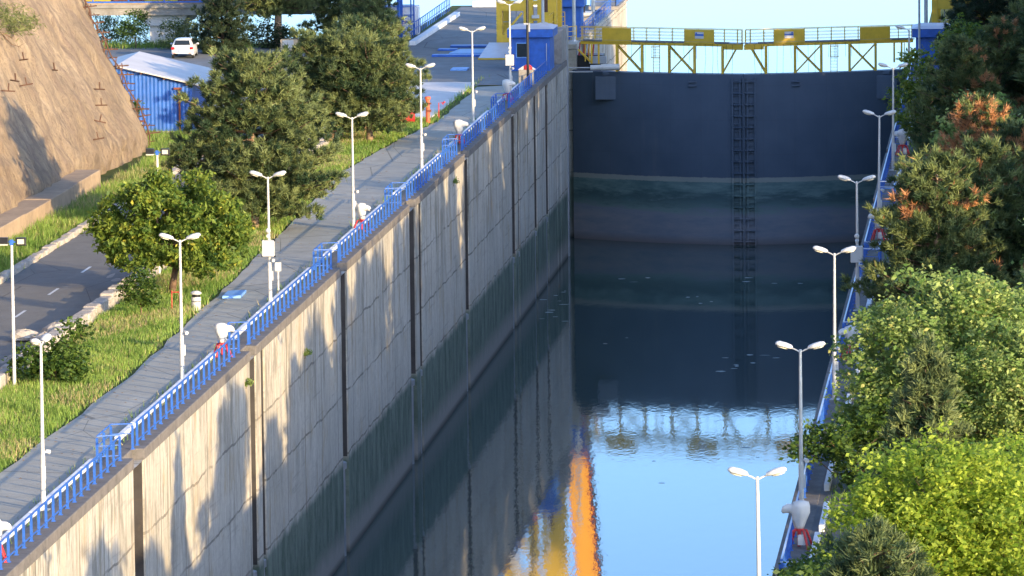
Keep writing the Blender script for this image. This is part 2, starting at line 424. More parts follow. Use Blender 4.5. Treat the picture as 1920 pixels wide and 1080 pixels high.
# rock slope
from mathutils import noise as MN
def fbm(x, y, seed=0):
    s = 0; a = 1
    for o in range(4):
        f = .11*2.1**o
        s += a*math.sin(x*f*1.7+seed+o*1.3+1.7*math.sin(y*f+o))*math.sin(y*f*1.3+o*2.1+seed*.7+math.sin(x*f*.9)); a *= .52
    return s
rk = MB(); ys = list(np.arange(150, 240, 1.5))+list(np.arange(240, 345.1, .45)); zs = list(np.arange(0, 12, .3))+list(np.arange(12, 30.1, 1.0))
cols = [(y, 0.0) for y in ys] + [(345.1+.06*k, .5*k) for k in range(1, 30)]
for (y, back) in cols:
    for z in zs:
        base = -20.15 - .50*max(0, z-1.4)
        x = base - back + .20*fbm(y, z*2.4, 1) + .12*math.sin(y*1.9+z*.7)*math.sin(z*2.3+y*.31) + .06*abs(math.sin(y*.9+z*.55+.6*math.sin(z*.8)))
        pt = Vector((y*.16+z*.07, z*.30-y*.05, back)); x += .18*(MN.ridged_multi_fractal(pt, .9, 2.1, 4, 1.0, 2.0)-1.0) + .12*MN.fractal(Vector((y*.9+z*.55, z*.22, back)), .8, 2.0, 4)
        rk.v.append((x, y + (.25*fbm(z*3, back, 3) if back else 0) + .3*math.sin(z*.9), z-.1))
nz = len(zs)
for i in range(len(cols)-1):
    for j in range(nz-1):
        a = i*nz+j; rk.f.append((a, a+1, a+nz+1, a+nz))
structure(rk.build('rock_slope', 'rock', smooth=True))

# ------------------------------------------------------------------ lock walls
SLOTS = [(178.5,2.5),(210.9,2.6),(243.7,1.9),(247.2,1.2),(277.0,2.3),(308.7,2.9),(313.5,1.5),(339.8,2.4),(371.5,2.6),(376.0,1.2),(388.8,2.2),(398.4,2.2),(408.0,.5),(411.2,.5)]
def lock_wall(sx, x0, label):
    X = lambda d: x0 - sx*d                                   # d: distance into the bank
    root = thing('lock_wall', label, 'wall', (0, 0, 0))
    b = MB(); y = 120.0; zb, zt = -20.0, -.42
    def q(p0, p1, p2, p3): b.add([p0, p1, p2, p3], [(0, 1, 2, 3)])
    def face(d0, ya, d1, yb):
        n = max(1, int(abs(yb-ya)/2))
        for i in range(n):
            t0, t1 = i/n, (i+1)/n
            q((X(d0+(d1-d0)*t0), ya+(yb-ya)*t0, zb), (X(d0+(d1-d0)*t1), ya+(yb-ya)*t1, zb), (X(d0+(d1-d0)*t1), ya+(yb-ya)*t1, zt), (X(d0+(d1-d0)*t0), ya+(yb-ya)*t0, zt))
    for (ys_, w_) in SLOTS:
        face(0, y, 0, ys_)
        dp = .75 if w_ > .8 else .18
        face(0, ys_, dp, ys_+.02); face(dp, ys_+.02, dp, ys_+w_-.02); face(dp, ys_+w_-.02, 0, ys_+w_)
        y = ys_+w_
    face(0, y, 0, 418.0); face(0, 418.0, 1.0, 418.0)
    q((X(0), 120, zt), (X(1.02), 120, zt), (X(1.02), 418, zt), (X(0), 418, zt))
    b.build('wall_face', 'wall', root)
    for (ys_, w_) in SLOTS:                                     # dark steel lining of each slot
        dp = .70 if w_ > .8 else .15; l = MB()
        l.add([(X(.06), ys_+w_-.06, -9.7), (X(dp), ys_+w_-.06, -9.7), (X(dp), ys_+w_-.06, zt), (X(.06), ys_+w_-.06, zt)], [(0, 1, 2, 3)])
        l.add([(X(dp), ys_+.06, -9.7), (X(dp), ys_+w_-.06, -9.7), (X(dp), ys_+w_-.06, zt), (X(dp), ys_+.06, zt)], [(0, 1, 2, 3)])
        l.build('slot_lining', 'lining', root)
    c = MB()                                                    # coping stones with notches at the ladder recesses
    y = 120.0
    for (ys_, w_) in [s for s in SLOTS if s[1] > 1.7 and s[0] < 380] + [(418, 0)]:
        c.box((X(-.035), y, -.42), (X(.92), ys_, .012)); 
        if w_: c.box((X(.42), ys_, -.42), (X(.92), ys_+w_, .010))
        y = ys_+w_
    c.build('coping', 'coping', root, bevel=.03)
    for (ys_, w_) in SLOTS:
        if w_ > 1.0:                                           # pale column added to fill the slot from the weed line down
            o = MB(); ym = ys_+w_*.5
            o.lathe([(.42,-20),(.42,-10.2),(.50,-10.15),(.50,-9.85),(.2,-9.75)], (X(.46), ym, 0), 12)
            o.build('slot_column', 'grey_metal', root, smooth=False)
    for (ys_, w_) in SLOTS:
        if w_ > 1.7 and ys_ < 380:                             # ladder in each recess
            l = MB(); 
            for dy in (-.22, .22): l.bar((X(.62), ys_+w_*.6+dy, -9), (X(.62), ys_+w_*.6+dy, -.2), .05)
            for k in range(29): l.bar((X(.62), ys_+w_*.6-.22, -8.8+k*.3), (X(.62), ys_+w_*.6+.22, -8.8+k*.3), .03)
            l.build('ladder', 'rust', root)
    return root
LW = lock_wall(1, 0.0, 'stained left lock chamber wall with dark vertical slots and green weed band')
RW = lock_wall(-1, 25.36, 'right lock chamber wall below the tree-shaded walkway')
# raised end block of the left wall next to the booth
e = thing('end_block', 'raised bare concrete block beside the blue booth at the gate end of the wall', 'wall', (0, 0, 0))
b = MB(); b.box((-.98, 413.2, .02), (-.02, 417.8, 2.45)); b.build('block', 'concrete', e, bevel=.04)
b = MB(); b.box((-.30, 417.4, -20), (.10, 418.05, 2.55)); b.build('steel_guard', 'grey_metal', e)
# tailwater wall beyond the gate
e = thing('tailwater_wall', 'streaked concrete wall past the gate under the blue railings', 'wall', (0, 0, 0))
b = MB(); b.box((-1.05, 436.5, -20), (0, 482, .15)); b.box((-1.2, 436, .15), (-.1, 482, .35)); b.box((-1.3, 431.2, -20), (-.35, 436.5, .2)); b.build('wall_face', 'wall', e)
b = MB(); b.box((-2.4, 470, .35), (.15, 482.2, .62)); b.build('coping', 'concrete', e)

# ------------------------------------------------------------------ railings
def box_mesh(name, sz, mat):
    b = MB(); b.box((-sz[0]/2, -sz[1]/2, 0), (sz[0]/2, sz[1]/2, sz[2])); o = b.build(name, mat); return o
def railing(y0, y1, x, sgn, label, step=1.5, jog0=True, jog1=True, group='blue railings along the lock'):
    """straight run at x, with a stepped-back frame (sgn = towards the bank) at each end beside a ladder recess"""
    root = thing('railing', label, 'railing', (x, y0, 0), 0, group); tm = 'blue' if sgn < 0 else 'pale_blue'
    L = y1-y0; t = MB(); l = MB()
    t.bar((0, 0, .93), (0, L, .93), .06, .05); l.bar((0, 0, .20), (0, L, .20), .04, .04)
    if jog1:
        bx = sgn*.8
        for a, b2 in (((0, L), (bx, L-.4)), ((bx, L-.4), (bx, L+2.9))):
            t.bar((a[0], a[1], 1.0), (b2[0], b2[1], 1.0), .045); l.bar((a[0], a[1], .22), (b2[0], b2[1], .22), .03); l.bar((a[0], a[1], .62), (b2[0], b2[1], .62), .03)
        t.bar((bx, L+2.9, 1.0), (0, L+3.1, 1.0), .045); l.bar((bx, L+2.9, .62), (0, L+3.1, .62), .03)
    t.build('top_rail', tm, root); l.build('lower_rail', 'blue', root)
    n = max(2, int(round(L/step))); first = None
    spots = [(0, L*i/n) for i in range(n+1)]
    if jog1: spots += [(sgn*.8, L-.4), (sgn*.8, L+1.2), (sgn*.8, L+2.9), (0, L+3.1)]
    for (px, py) in spots:
        if first is None:
            b = MB(); b.box((-.045, -.04, 0), (.045, .04, .92)); b.box((-.08, -.08, 0), (.08, .08, .02))
            first = b.build('post', 'blue', root); o = first
        else:
            o = first.copy(); COL.objects.link(o); o.parent = root
        o.location = (px, py, .012)
    return root
LR = [s for s in SLOTS if s[1] > 1.7 and s[0] < 380]
names_l = ['blue railing on the left quay at the lower picture corner, by the nearest covered monitor',
 'blue railing on the left quay beside the nearest left lamp post', 'blue railing on the left quay between the second and third lamp posts',
 'blue railing on the left quay by the lamp with a white cabinet', 'blue railing on the left quay in front of the monitor beside the fourth lamp',
 'blue railing on the left quay beside the fifth lamp post', 'blue railing on the left quay beside the pale concrete slab', 'blue railing on the left quay in front of the blue booth']
yy = [150.0]+[s[0] for s in LR]
segs = []
for i, s in enumerate(LR):
    a = 150.0 if i == 0 else LR[i-1][0]+LR[i-1][1]+.9
    segs.append((a, s[0]-.7))
segs.append((LR[-1][0]+LR[-1][1]+.9, 404.0))
for i, (a, b2) in enumerate(segs):
    if b2-a > 2: railing(a, b2, -.38, -1, names_l[min(i, 7)] if i < 7 else names_l[7], jog1=(i < len(segs)-1))
where_r = ['at the very bottom of the picture', 'beside the nearest red-legged monitor', 'in front of the lamp behind the lime green tree', 'between the pale green tree and the water',
 'beside the lamp with a white cabinet', 'in front of the dark pine gap', 'nearest the right gate hinge', 'just before the dark blue booth']
for i, (a, b2) in enumerate(segs):
    if b2-a > 2: railing(a, b2, 25.74, 1, 'shaded blue right quay railing ' + where_r[i], jog1=(i < len(segs)-1))

# white kerbs
def kerb(a, b2, x, wd, h, label, mat='kerb_white', name='kerb', group='whitewashed kerbs'):
    m = MB(); y = a
    while y < b2-.3:
        L = min(random.uniform(3.5, 5.0), b2-y); m.box((x-wd/2+random.uniform(-.012, .012), y, -.03), (x+wd/2, y+L-.03, h+random.uniform(-.015, .015))); y += L
    return tag(m.build(name, mat, bevel=.03), label, 'kerb', group)
kl = ['whitewashed kerb behind the railing in the lower left corner', 'whitewashed kerb behind the railing by the nearest left lamp', 'whitewashed kerb behind the left railing below the second lamp',
      'whitewashed kerb behind the left railing by the white cabinet lamp', 'whitewashed kerb by the monitor at the fourth left lamp', 'whitewashed kerb by the fifth left lamp', 'whitewashed kerb beside the pale slab', 'whitewashed kerb by the blue booth']
for i, (a, b2) in enumerate(segs[:8]):
    kerb(a+1.5, b2-.2, -1.38, .25, .15, kl[i])
for i, (a, b2) in enumerate([(185, 192), (193.5, 199), (203, 212), (219, 228), (236, 246), (256, 262), (268, 276), (290, 299), (318, 328), (345, 356)]):
    kerb(a, b2, 26.55+.08*math.sin(i*2.1), .2, .25, 'broken whitewashed kerb of the right path, piece %s' % ['by the red-legged monitor','just behind the nearest lamp base','under the lime green tree edge','beside the dark hanging branches','below the pale green tree','behind the pale green tree top','by the white cabinet lamp','under the big pine','under the browning pine','near the far right lamps'][i])

# road-side concrete kerb walls
def rough_kerb(path, wd, h, label, name, mat='kerb'):
    m = MB(); 
    for i in range(len(path)-1):
        (xa, ya), (xb, yb) = path[i], path[i+1]; d = Vector((xb-xa, yb-ya, 0)); n = max(1, int(d.length/1.2))
        for k in range(n):
            t0, t1 = k/n, (k+1)/n; o = random.uniform(-.05, .05); hh = h+random.uniform(-.07, .05)
            m.bar((xa+d.x*t0+o, ya+d.y*t0, hh/2-.06), (xa+d.x*t1+o, ya+d.y*t1, hh/2-.06), wd*random.uniform(.9, 1.08), hh+.12)
    return tag(m.build(name, mat, bevel=.07), label, 'kerb')
rough_kerb([(-8.95, 120), (-8.9, 240), (-9.05, 262), (-8.9, 300), (-9.1, 345)], .62, .55, 'weathered concrete kerb wall between the road and the grass strip', 'kerb_wall')
rough_kerb([(-15.95, 120), (-15.95, 300), (-15.9, 340)], .42, .26, 'low pale kerb on the rock side of the road', 'kerb')
def boulder(label, loc, sz, seed):
    rr = random.Random(seed); m = MB(); m.ellipsoid((0, 0, 0), sz, 9, 6)
    m.v = [(x*(1+rr.uniform(-.16, .16)), y*(1+rr.uniform(-.16, .16)), max(-.1, z*(1+rr.uniform(-.2, .2)))) for x, y, z in m.v]
    o = tag(m.build('boulder', 'kerb'), label, 'rock', 'boulders on the road edge'); o.location = loc
boulder('pale oblong boulder lying on the road near the floodlight post', (-10.55, 247.5, .18), (.72, .6, .32), 2)
boulder('rounded boulder leaning on the kerb wall above the nearest lamp head', (-9.35, 248.6, .3), (.62, .8, .36), 3)
boulder('lower boulder touching the kerb wall beside the nearest lamp head', (-9.5, 246.4, .2), (.6, .6, .3), 5)

# retaining wall at the foot of the rock
e = thing('retaining_wall', 'tan concrete retaining wall at the foot of the rock face', 'wall', (0, 0, 0))
b = MB(); y = 150.0
while y < 309.5:
    L = min(8.0, 309.8-y); b.box((-21.0, y, -.1), (-18.7+random.uniform(-.02, .02), y+L-.03, 1.0+random.uniform(-.04, .04))); y += L
b.build('wall_face', 'tan_wall', e, bevel=.04)
b = MB(); b.box((-21.0, 310.2, -.1), (-18.9, 320, .95)); b.build('end_wall', 'tan_wall', e, bevel=.04)

# ------------------------------------------------------------------ lamps, floodlights, monitors
def lamp(label, loc, rz=0.0, h=5.95, box=False, heads=2, mat='white', spot=True, head=True):
    root = thing('street_lamp', label, 'street lamp', loc, rz, 'double-headed quay lamps'); root.rotation_euler = (R(random.uniform(-.6, .6)), R(random.uniform(-.6, .6)), rz)
    b = MB(); b.lathe([(.19, 0), (.19, .03), (.095, .04), (.09, 1.9), (.07, 2.0), (.048, h-.12), (.048, h)], n=12); b.build('pole', mat, root, smooth=False)
    b = MB(); b.box((-.2, -.2, 0), (.2, .2, .035)); b.build('base_plate', mat, root)
    for s in ((-1, 1) if heads == 2 else (-1,)):
        a = MB(); a.tube([(0, 0, h-.1), (s*.14, 0, h-.02), (s*.3, 0, h+.05)], .028, 6); arm = a.build('arm', mat, root)
        m = MB(); c = Vector((s*.56, 0, h+.13)); ang = R(-15)*s
        prof = [(-.30, .06), (-.25, .115), (-.05, .155), (.18, .155), (.28, .115), (.32, .06)]
        o = len(m.v)
        for (u, r) in prof:
            for j in range(10):
                t = 2*math.pi*j/10; q = Vector((u*s, r*1.15*math.cos(t), r*.8*math.sin(t)*(1.0 if math.sin(t) > 0 else .55)))
                q.rotate(Matrix.Rotation(ang, 3, 'Y')); m.v.append(tuple(c+q))
        for i in range(len(prof)-1):
            for j in range(10):
                k = (j+1) % 10; m.f.append((o+i*10+j, o+i*10+k, o+(i+1)*10+k, o+(i+1)*10+j))
        m.f.append(tuple(o+j for j in range(10))); m.f.append(tuple(o+50+j for j in range(10)))
        hd = m.build('lamp_head', 'white', root, smooth=True)
        ln = MB(); mm = Matrix.Rotation(ang, 3, 'Y'); ln.ellipsoid(c+mm@Vector((s*.05, 0, -.075)), (.2, .13, .04), 10, 5, mm); ln.build('lens', 'lens', hd)
    if spot:
        b = MB(); b.bar((0, 0, 2.05), (.16, -.1, 2.1), .05); b.tube([(.14, -.06, 2.1), (.24, -.2, 2.06)], [.06, .085], 8); b.build('spotlight', 'white', root)
    if box:
        b = MB(); b.box((-.28, -.3, 2.25), (.28, -.06, 3.0)); cab = b.build('cabinet', 'white', root, bevel=.02)
        for dx in (-.3, .3):
            for z in (2.24, 2.98): 
                t = MB(); t.box((dx-.03, -.2, z-.03), (dx+.03, -.12, z+.05)); t.build('bracket', 'black', cab)
        b = MB(); b.tube([(0, -.08, 3.25), (.02, -.34, 3.2)], [.09, .075], 8); b.ellipsoid((0, -.15, 3.45), (.12, .12, .12), 8, 6); b.build('camera', 'white', root)
    b = MB(); b.box((.08, -.06, 1.1), (.16, .06, 1.55)); b.build('junction_box', mat, root)
    return root
lamp('nearest left quay lamp post, seen with its heads end-on', (-1.2, 198.0, .0), R(82))
lamp('second lamp post on the left quay, below the walnut tree', (-1.45, 233.5, .0), R(4))
lamp('third lamp post on the left quay, carrying a white cabinet and camera', (-1.45, 261.6, .0), R(-6), box=True)
lamp('fourth lamp post on the left quay, rising behind a covered monitor', (-1.45, 295.0, .0), R(8))
lamp('fifth lamp post on the left quay, in front of the red drums', (-1.5, 329.7, .0), R(8))
lamp('sixth lamp post on the left quay, over the blue floor plates', (-1.55, 361.7, .0), R(10))
lamp('seventh left quay lamp with a white cabinet, in front of the blue booth', (-.95, 381.8, .0), R(-4), h=6.4, box=True)
lamp('nearest right quay lamp, its pole cut by the bottom edge', (25.78, 166.1, .0), R(-3))
lamp('right quay lamp standing beside the lime green tree', (25.82, 196.5, .0), R(-4), mat='galv')
lamp('right quay lamp in front of the gate weed line and pale green tree', (25.95, 227.9, .0), R(-4), mat='galv')
lamp('right quay lamp carrying a white cabinet beside the big pine', (26.0, 258.7, .0), R(-4), box=True)
lamp('right quay lamp with sunlit heads against the dark gate', (26.05, 295.0, .0), R(-4))
lamp('grey right quay lamp with heads against the gate walkway legs', (26.05, 328.4, .0), R(-4), mat='galv')
lamp('farthest right quay lamp with a single grey head before the yellow panel', (26.4, 361.2, .0), R(-4), mat='galv', heads=1)

def floodlight(label, loc, k=1.0):
    root = thing('floodlight_post', label, 'floodlight', loc, 0, 'floodlight posts along the road'); root.scale = (k, k, k)
    b = MB(); b.lathe([(.075, 0), (.07, 3), (.055, 6.0)], n=10); b.build('pole', 'white', root)
    b = MB(); b.bar((-.15, 0, 6.05), (.25, 0, 6.05), .05); b.box((-.07, -.07, 5.92), (.07, .07, 6.14)); b.build('bracket', 'blue', root)
    for (cx, face) in ((-.34, 1), (.40, 0)):
        m = MB(); m.box((cx-.21, -.08, 5.90), (cx+.21, .08, 6.24)); h = m.build('flood_head', 'black', root, bevel=.02)
        ln = MB()
        if face: ln.box((cx-.2, -.10, 5.91), (cx+.2, -.083, 5.97))
        else: ln.box((cx-.14, -.10, 5.97), (cx+.14, -.083, 6.17))
        ln.build('lens', 'lens', h)
    return root
floodlight('twin black floodlight on a white post at the left picture edge', (-8.24, 231.8, 0))
floodlight('twin black floodlight on a post behind the walnut tree', (-8.5, 273.6, 0))
floodlight('twin floodlight half hidden between the two big pines', (-11.5, 352.0, -.1), .74)

def monitor_proto(label, loc, rz):
    root = thing('covered_monitor', label, 'water monitor', loc, rz, 'tarpaulin-covered monitors on red stands')
    first = None
    for k in range(4):
        a = R(45+90*k); b = MB(); p0 = Vector((math.cos(a)*.48, math.sin(a)*.48, 0)); p1 = Vector((math.cos(a)*.25, math.sin(a)*.25, .53)); p2 = Vector((math.cos(a)*.10, math.sin(a)*.10, .57))
        b.tube([p0, p1, p2], .038, 8); b.box((p0.x-.06, p0.y-.06, 0), (p0.x+.06, p0.y+.06, .03)); b.build('leg', 'red', root)
    b = MB(); b.lathe([(.14, .52), (.14, .6)], n=10); b.lathe([(.06, .05), (.06, .52)], n=8); b.build('stand_head', 'red', root)
    b = MB(); b.box((-.2, .05, .12), (.0, .22, .42)); b.build('valve_box', 'tarp', root)
    m = MB(); n = 14; rows = [(.58, .12, 0), (.72, .16, .0), (.90, .23, -.02), (1.10, .29, -.04), (1.28, .30, -.05), (1.40, .22, -.05), (1.45, .07, -.05)]
    rr = random.Random(4)
    for (z, r, o) in rows:
        for j in range(n):
            t = 2*math.pi*j/n; f = 1+.16*math.sin(j*2.7+z*3)+rr.uniform(-.10, .10)
            m.v.append((math.cos(t)*r*f+o, math.sin(t)*r*f*.9, z+rr.uniform(-.02, .02)))
    for i in range(len(rows)-1):
        for j in range(n):
            k = (j+1) % n; m.f.append((i*n+j, i*n+k, (i+1)*n+k, (i+1)*n+j))
    m.f.append(tuple(range(n))[::-1]); m.f.append(tuple(range((len(rows)-1)*n, len(rows)*n)))
    o = len(m.v); spine = [(.12, 1.16, .2), (.28, 1.2, .15), (.40, 1.19, .135), (.50, 1.15, .12), (.54, 1.13, .05)]
    for (x, z, r) in spine:
        for j in range(10):
            t = 2*math.pi*j/10; m.v.append((x, math.cos(t)*r*(1+rr.uniform(-.08, .08)), z+math.sin(t)*r*(1+rr.uniform(-.1, .1))))
    for i in range(len(spine)-1):
        for j in range(10):
            k = (j+1) % 10; m.f.append((o+i*10+j, o+(i+1)*10+j, o+(i+1)*10+k, o+i*10+k))
    m.f.append(tuple(o+40+j for j in range(10)))
    m.build('cover', 'tarp', root, smooth=True)
    return root
MP = monitor_proto('white covered monitor on a red stand in the lower left corner', (-.85, 186.6, .0), R(8))
dup(MP, 'white covered monitor on the left quay, short of the second ladder recess', (-.95, 242.0, .0), R(20), 1.0)
dup(MP, 'white covered monitor in front of the fourth left lamp pole', (-1.0, 295.0, .0), R(-25), 1.0)
dup(MP, 'white covered monitor on the left quay beyond the fifth lamp', (-.95, 346.6, .0), R(10), 1.05)
dup(MP, 'white covered monitor at the foot of the lamp before the blue booth', (-.9, 379.0, .0), R(-10), 1.05)
dup(MP, 'off-white covered monitor with red legs at the bottom of the right quay', (26.0, 190.0, .0), R(170), 1.12)
dup(MP, 'covered monitor at the foot of the right lamp above the pale green tree', (26.2, 241.0, .0), R(200), 1.0)
dup(MP, 'covered monitor half hidden by the big pine tip on the right quay', (26.2, 289.5, .0), R(170), 1.05)
dup(MP, 'covered monitor below the grey lamp near the gate on the right quay', (26.4, 338.0, .0), R(190), 1.1)

# ------------------------------------------------------------------ lock gate leaves
MX = 12.68
def leaf_gate(sx, label):
    X = lambda x: x if sx > 0 else 2*MX-x
    root = thing('lock_gate', label, 'lock gate', (0, 0, 0), 0, 'two curved leaves of the lower lock gate')
    def line(x):                                                # y of the arched skin at x
        t = (x+.6)/(MX-.02+.6); return 430.5 + (425.3-430.5)*t - 1.0*4*t*(1-t)*.9
    N = 20; xs = [-.6+(MX-.02+.6)*i/N for i in range(N+1)]; zs_ = [-20, -14.4, -9.6, -5, -1.72]
    b = MB()
    for i in range(N+1):
        for z in zs_: b.v.append((X(xs[i]), line(xs[i]), z))
    nz_ = len(zs_)
    for i in range(N):
        for j in range(nz_-1):
            a = i*nz_+j; b.f.append((a, a+nz_, a+nz_+1, a+1))
    o = len(b.v)
    for i in range(N+1):
        b.v.append((X(xs[i]), line(xs[i])+1.3, -1.72)); b.v.append((X(xs[i]), line(xs[i])+1.3, -20))
    for i in range(N):
        b.f.append((i*nz_+nz_-1, (i+1)*nz_+nz_-1, o+(i+1)*2, o+i*2)); b.f.append((o+i*2, o+(i+1)*2, o+(i+1)*2+1, o+i*2+1))
    b.f.append((N*nz_, N*nz_+nz_-1, o+N*2, o+N*2+1)); b.f.append((0, o+1, o, nz_-1))
    b.build('skin', 'gate', root)
    b = MB()                                                    # fender ladder at the mitre post
    xa, xb = MX-.85, MX-.28
    for x in (xa, xb): b.bar((X(x), line(x)-.16, -14.9), (X(x), line(x)-.16, -1.9), .09, .12)
    for k in range(24): b.bar((X(xa), line(xa)-.16, -14.6+k*.54), (X(xb), line(xb)-.16, -14.6+k*.54), .05)
    b.build('ladder', 'gate', root)
    b = MB()
    for k in range(15):
        z = -14.3+k*.86; b.add([(X(MX-.9), line(MX-.9)-.02, z), (X(MX-.05), line(MX-.05)-.2, z), (X(MX-.05), line(MX-.05)-.2, z+.09), (X(MX-.9), line(MX-.9)-.02, z+.09)], [(0, 1, 2, 3)])
        b.bar((X(MX-.95), line(MX-.95)-.1, z), (X(MX-.1), line(MX-.1)-.28, z), .16, .06)
    b.build('fender', 'gate', root)
    b = MB(); b.box((X(MX-.08), line(MX)-.32, -20), (X(MX-.01), line(MX)+.5, -1.9)); b.build('mitre_post', 'gate', root)
    # projecting box and small stepped bracket
    b = MB(); b.box((X(1.25), line(1.2)-.75, -3.85), (X(3.2), line(3.2)+.2, -2.05)); b.box((X(1.8), line(2)-.2, -2.05), (X(2.6), line(2)+.3, -1.75))
    b.build('buoyancy_box', 'gate', root, bevel=.12)
    b = MB()
    for k in range(2): b.box((X(8.5), line(8.5)-.25, -2.35-k*.3), (X(9.1), line(9.1)+.1, -2.25-k*.3))
    b.build('step_bracket', 'gate', root)
    # walkway carried above the leaf on legs
    cx = lambda x: 430.4 - (x/MX)*4.45                          # centre line y
    dk = MB(); dk.bar((X(.1), cx(.1), .58), (X(12.58), cx(12.58), .58), 1.0, .06); dk.build('walkway_deck', 'grey_metal', root)
    gd = MB()
    for o_ in (-.5, .5): gd.bar((X(.1), cx(.1)+o_, .42), (X(12.6), cx(12.6)+o_, .44), .1, .19)
    gd.bar((X(11.2), cx(11.2)-.5, .30), (X(12.62), cx(12.62)-.5, .30), .14, .36); gd.build('girder', 'yellow', root)
    pipe = MB(); pipe.tube([(X(.3), cx(.3)-.58, .66), (X(11.6), cx(11.6)-.58, .66)], .05, 6); pipe.build('cable_pipe', 'grey_metal', root)
    for x in (2.9, 4.85, 6.95, 8.9, 11.05):
        for o_ in (-.5, .5):
            b = MB(); b.bar((X(x+.0), cx(x)+o_, -1.9), (X(x), cx(x)+o_, .32), .16, .16); b.build('leg', 'yellow', root)
    class BR:
        def bar(self, p, q, w):
            b_ = MB(); b_.bar(p, q, w); b_.build('brace', 'yellow', root)
    br = BR()
    def xb_(x0, x1, both=True):
        for o_ in (-.5, .5):
            br.bar((X(x0), cx(x0)+o_, -1.75), (X(x1), cx(x1)+o_, .3), .08)
            if both: br.bar((X(x0), cx(x0)+o_, .3), (X(x1), cx(x1)+o_, -1.75), .08)
    xb_(2.9, 4.85); xb_(6.95, 8.9)
    for o_ in (-.5, .5): br.bar((X(11.05), cx(11.05)+o_, -1.7), (X(12.15), cx(12.15)+o_, .25), .1)
    for x in (2.9, 6.95, 11.05): br.bar((X(x), cx(x)-.5, -1.75), (X(x), cx(x)+.5, .3), .07); br.bar((X(x), cx(x)+.5, -1.75), (X(x), cx(x)-.5, .3), .07)
    br.bar((X(-.1), cx(0)-.45, -.1), (X(.95), cx(.9)-.45, -1.1), .12)
    for x in (.45, .75): br.bar((X(x), cx(x)-.45, -1.0), (X(x), cx(x)-.45, .3), .07)
    for x in (.95, 1.5):
        b = MB(); b.bar((X(x), cx(x)-.45, -1.15), (X(x), cx(x)-.45, .32), .14); b.build('leg', 'yellow', root)
    for o_ in (-.52, .52):
        hr = MB(); z0 = .62
        for z in (.22, .46, .70, .98): hr.bar((X(.05), cx(.05)+o_, z0+z), (X(12.55), cx(12.55)+o_, z0+z), .045 if z > .9 else .03)
        hr.bar((X(12.55), cx(12.55)+o_, z0), (X(12.55), cx(12.55)+o_, z0+.98), .05)
        for k in range(13): x = .2+k*1.0; hr.bar((X(x), cx(x)+o_, z0-.05), (X(x), cx(x)+o_, z0+.98), .045)
        hr.build('handrail', 'yellow', root)
    for (xa, xb2, sign) in ((1.8, 4.05, 0), (8.15, 10.45, 1)):
        b = MB(); ya, yb = cx(xa)-.60, cx(xb2)-.60
        b.bar((X(xa), ya, 1.05), (X(xb2), yb, 1.05), .05, 1.05); pn = b.build('panel', 'yellow', root)
        if sign:
            xm0, xm1 = 8.98, 9.64; s = MB(); s.bar((X(xm0), cx(xm0)-.64, 1.17), (X(xm1), cx(xm1)-.64, 1.17), .02, .50); sg = s.build('sign', 'white', pn)
            s = MB(); s.bar((X(xm0), cx(xm0)-.656, 1.19), (X(xm1), cx(xm1)-.656, 1.19), .008, .13); s.bar((X(xm0+.04), cx(xm0+.04)-.656, 1.32), (X(xm0+.16), cx(xm0+.16)-.656, 1.32), .008, .1); s.build('blue_band', 'blue', sg)
    b = MB(); xl = 5.75                                          # caged access ladder
    for dx in (0, .48): b.bar((X(xl+dx), cx(xl)-.62, -1.8), (X(xl+dx), cx(xl)-.62, .35), .05)
    for k in range(9): b.bar((X(xl), cx(xl)-.62, -1.6+k*.23), (X(xl+.48), cx(xl)-.62, -1.6+k*.23), .028)
    for z in (.25, -.55):
        b.bar((X(xl-.1), cx(xl)-.62, z), (X(xl-.1), cx(xl)-1.1, z), .05); b.bar((X(xl+.5), cx(xl)-.62, z), (X(xl+.5), cx(xl)-1.1, z), .05); b.bar((X(xl-.1), cx(xl)-1.1, z), (X(xl+.5), cx(xl)-1.1, z), .05)
    for dx in (-.1, .2, .5): b.bar((X(xl+dx), cx(xl)-1.1, -.55), (X(xl+dx), cx(xl)-1.1, .25), .03)
    b.build('ladder', 'yellow', root)
    rr = random.Random(9 if sx > 0 else 10)
    for k in range(15):
        x = 4.1+k*.56+rr.uniform(-.12, .12); zl = rr.choice((-1.7, -1.7, -.9, -.6)); hg = MB(); hg.tube([(X(x), cx(x)-.62, .5), (X(x+rr.uniform(-.04, .04)), cx(x)-.64, (.5+zl)/2), (X(x+rr.uniform(-.05, .05)), cx(x)-.62, zl)], .011, 4); hg.build('hanging_cable', 'black', root)
    return root
leaf_gate(1, 'left leaf of the dark lock gate with yellow walkway and sunken weed line')
leaf_gate(-1, 'right leaf of the dark lock gate with yellow walkway, nearer the trees')
e = thing('hydraulic_ram', 'white hydraulic ram lying on the left end of the gate top', 'hydraulic ram', (.3, 427.6, -1.32))
b = MB(); b.tube([(.7, 0, 0), (1.5, 0, .02)], .20, 12); b.tube([(1.5, 0, .02), (2.9, .1, .04)], .24, 12); b.build('cylinder', 'white', e, smooth=False)
b = MB(); b.tube([(-1.2, 0, 0), (.7, 0, 0)], .05, 8); b.tube([(-1.2, -.2, -.3), (.9, -.2, -.3)], .04, 8); b.build('rod', 'galv', e)
e = thing('machine_pit', 'pale grille and dark recess behind the left end of the gate', 'machinery', (0, 0, 0))
b = MB(); b.box((.6, 431.6, -1.3), (1.9, 431.9, -.75)); b.build('grille', 'sheet', e)
b = MB(); b.box((-.4, 432.2, -3), (1.6, 434.5, -.7)); b.build('pit_cover', 'black', e, bevel=.05)
b = MB(); 
for k in range(4): b.tube([(-.2+k*.35, 432, -.7), (-.1+k*.35, 432, .3)], .06, 6)
b.build('red_pipe', 'red', e)

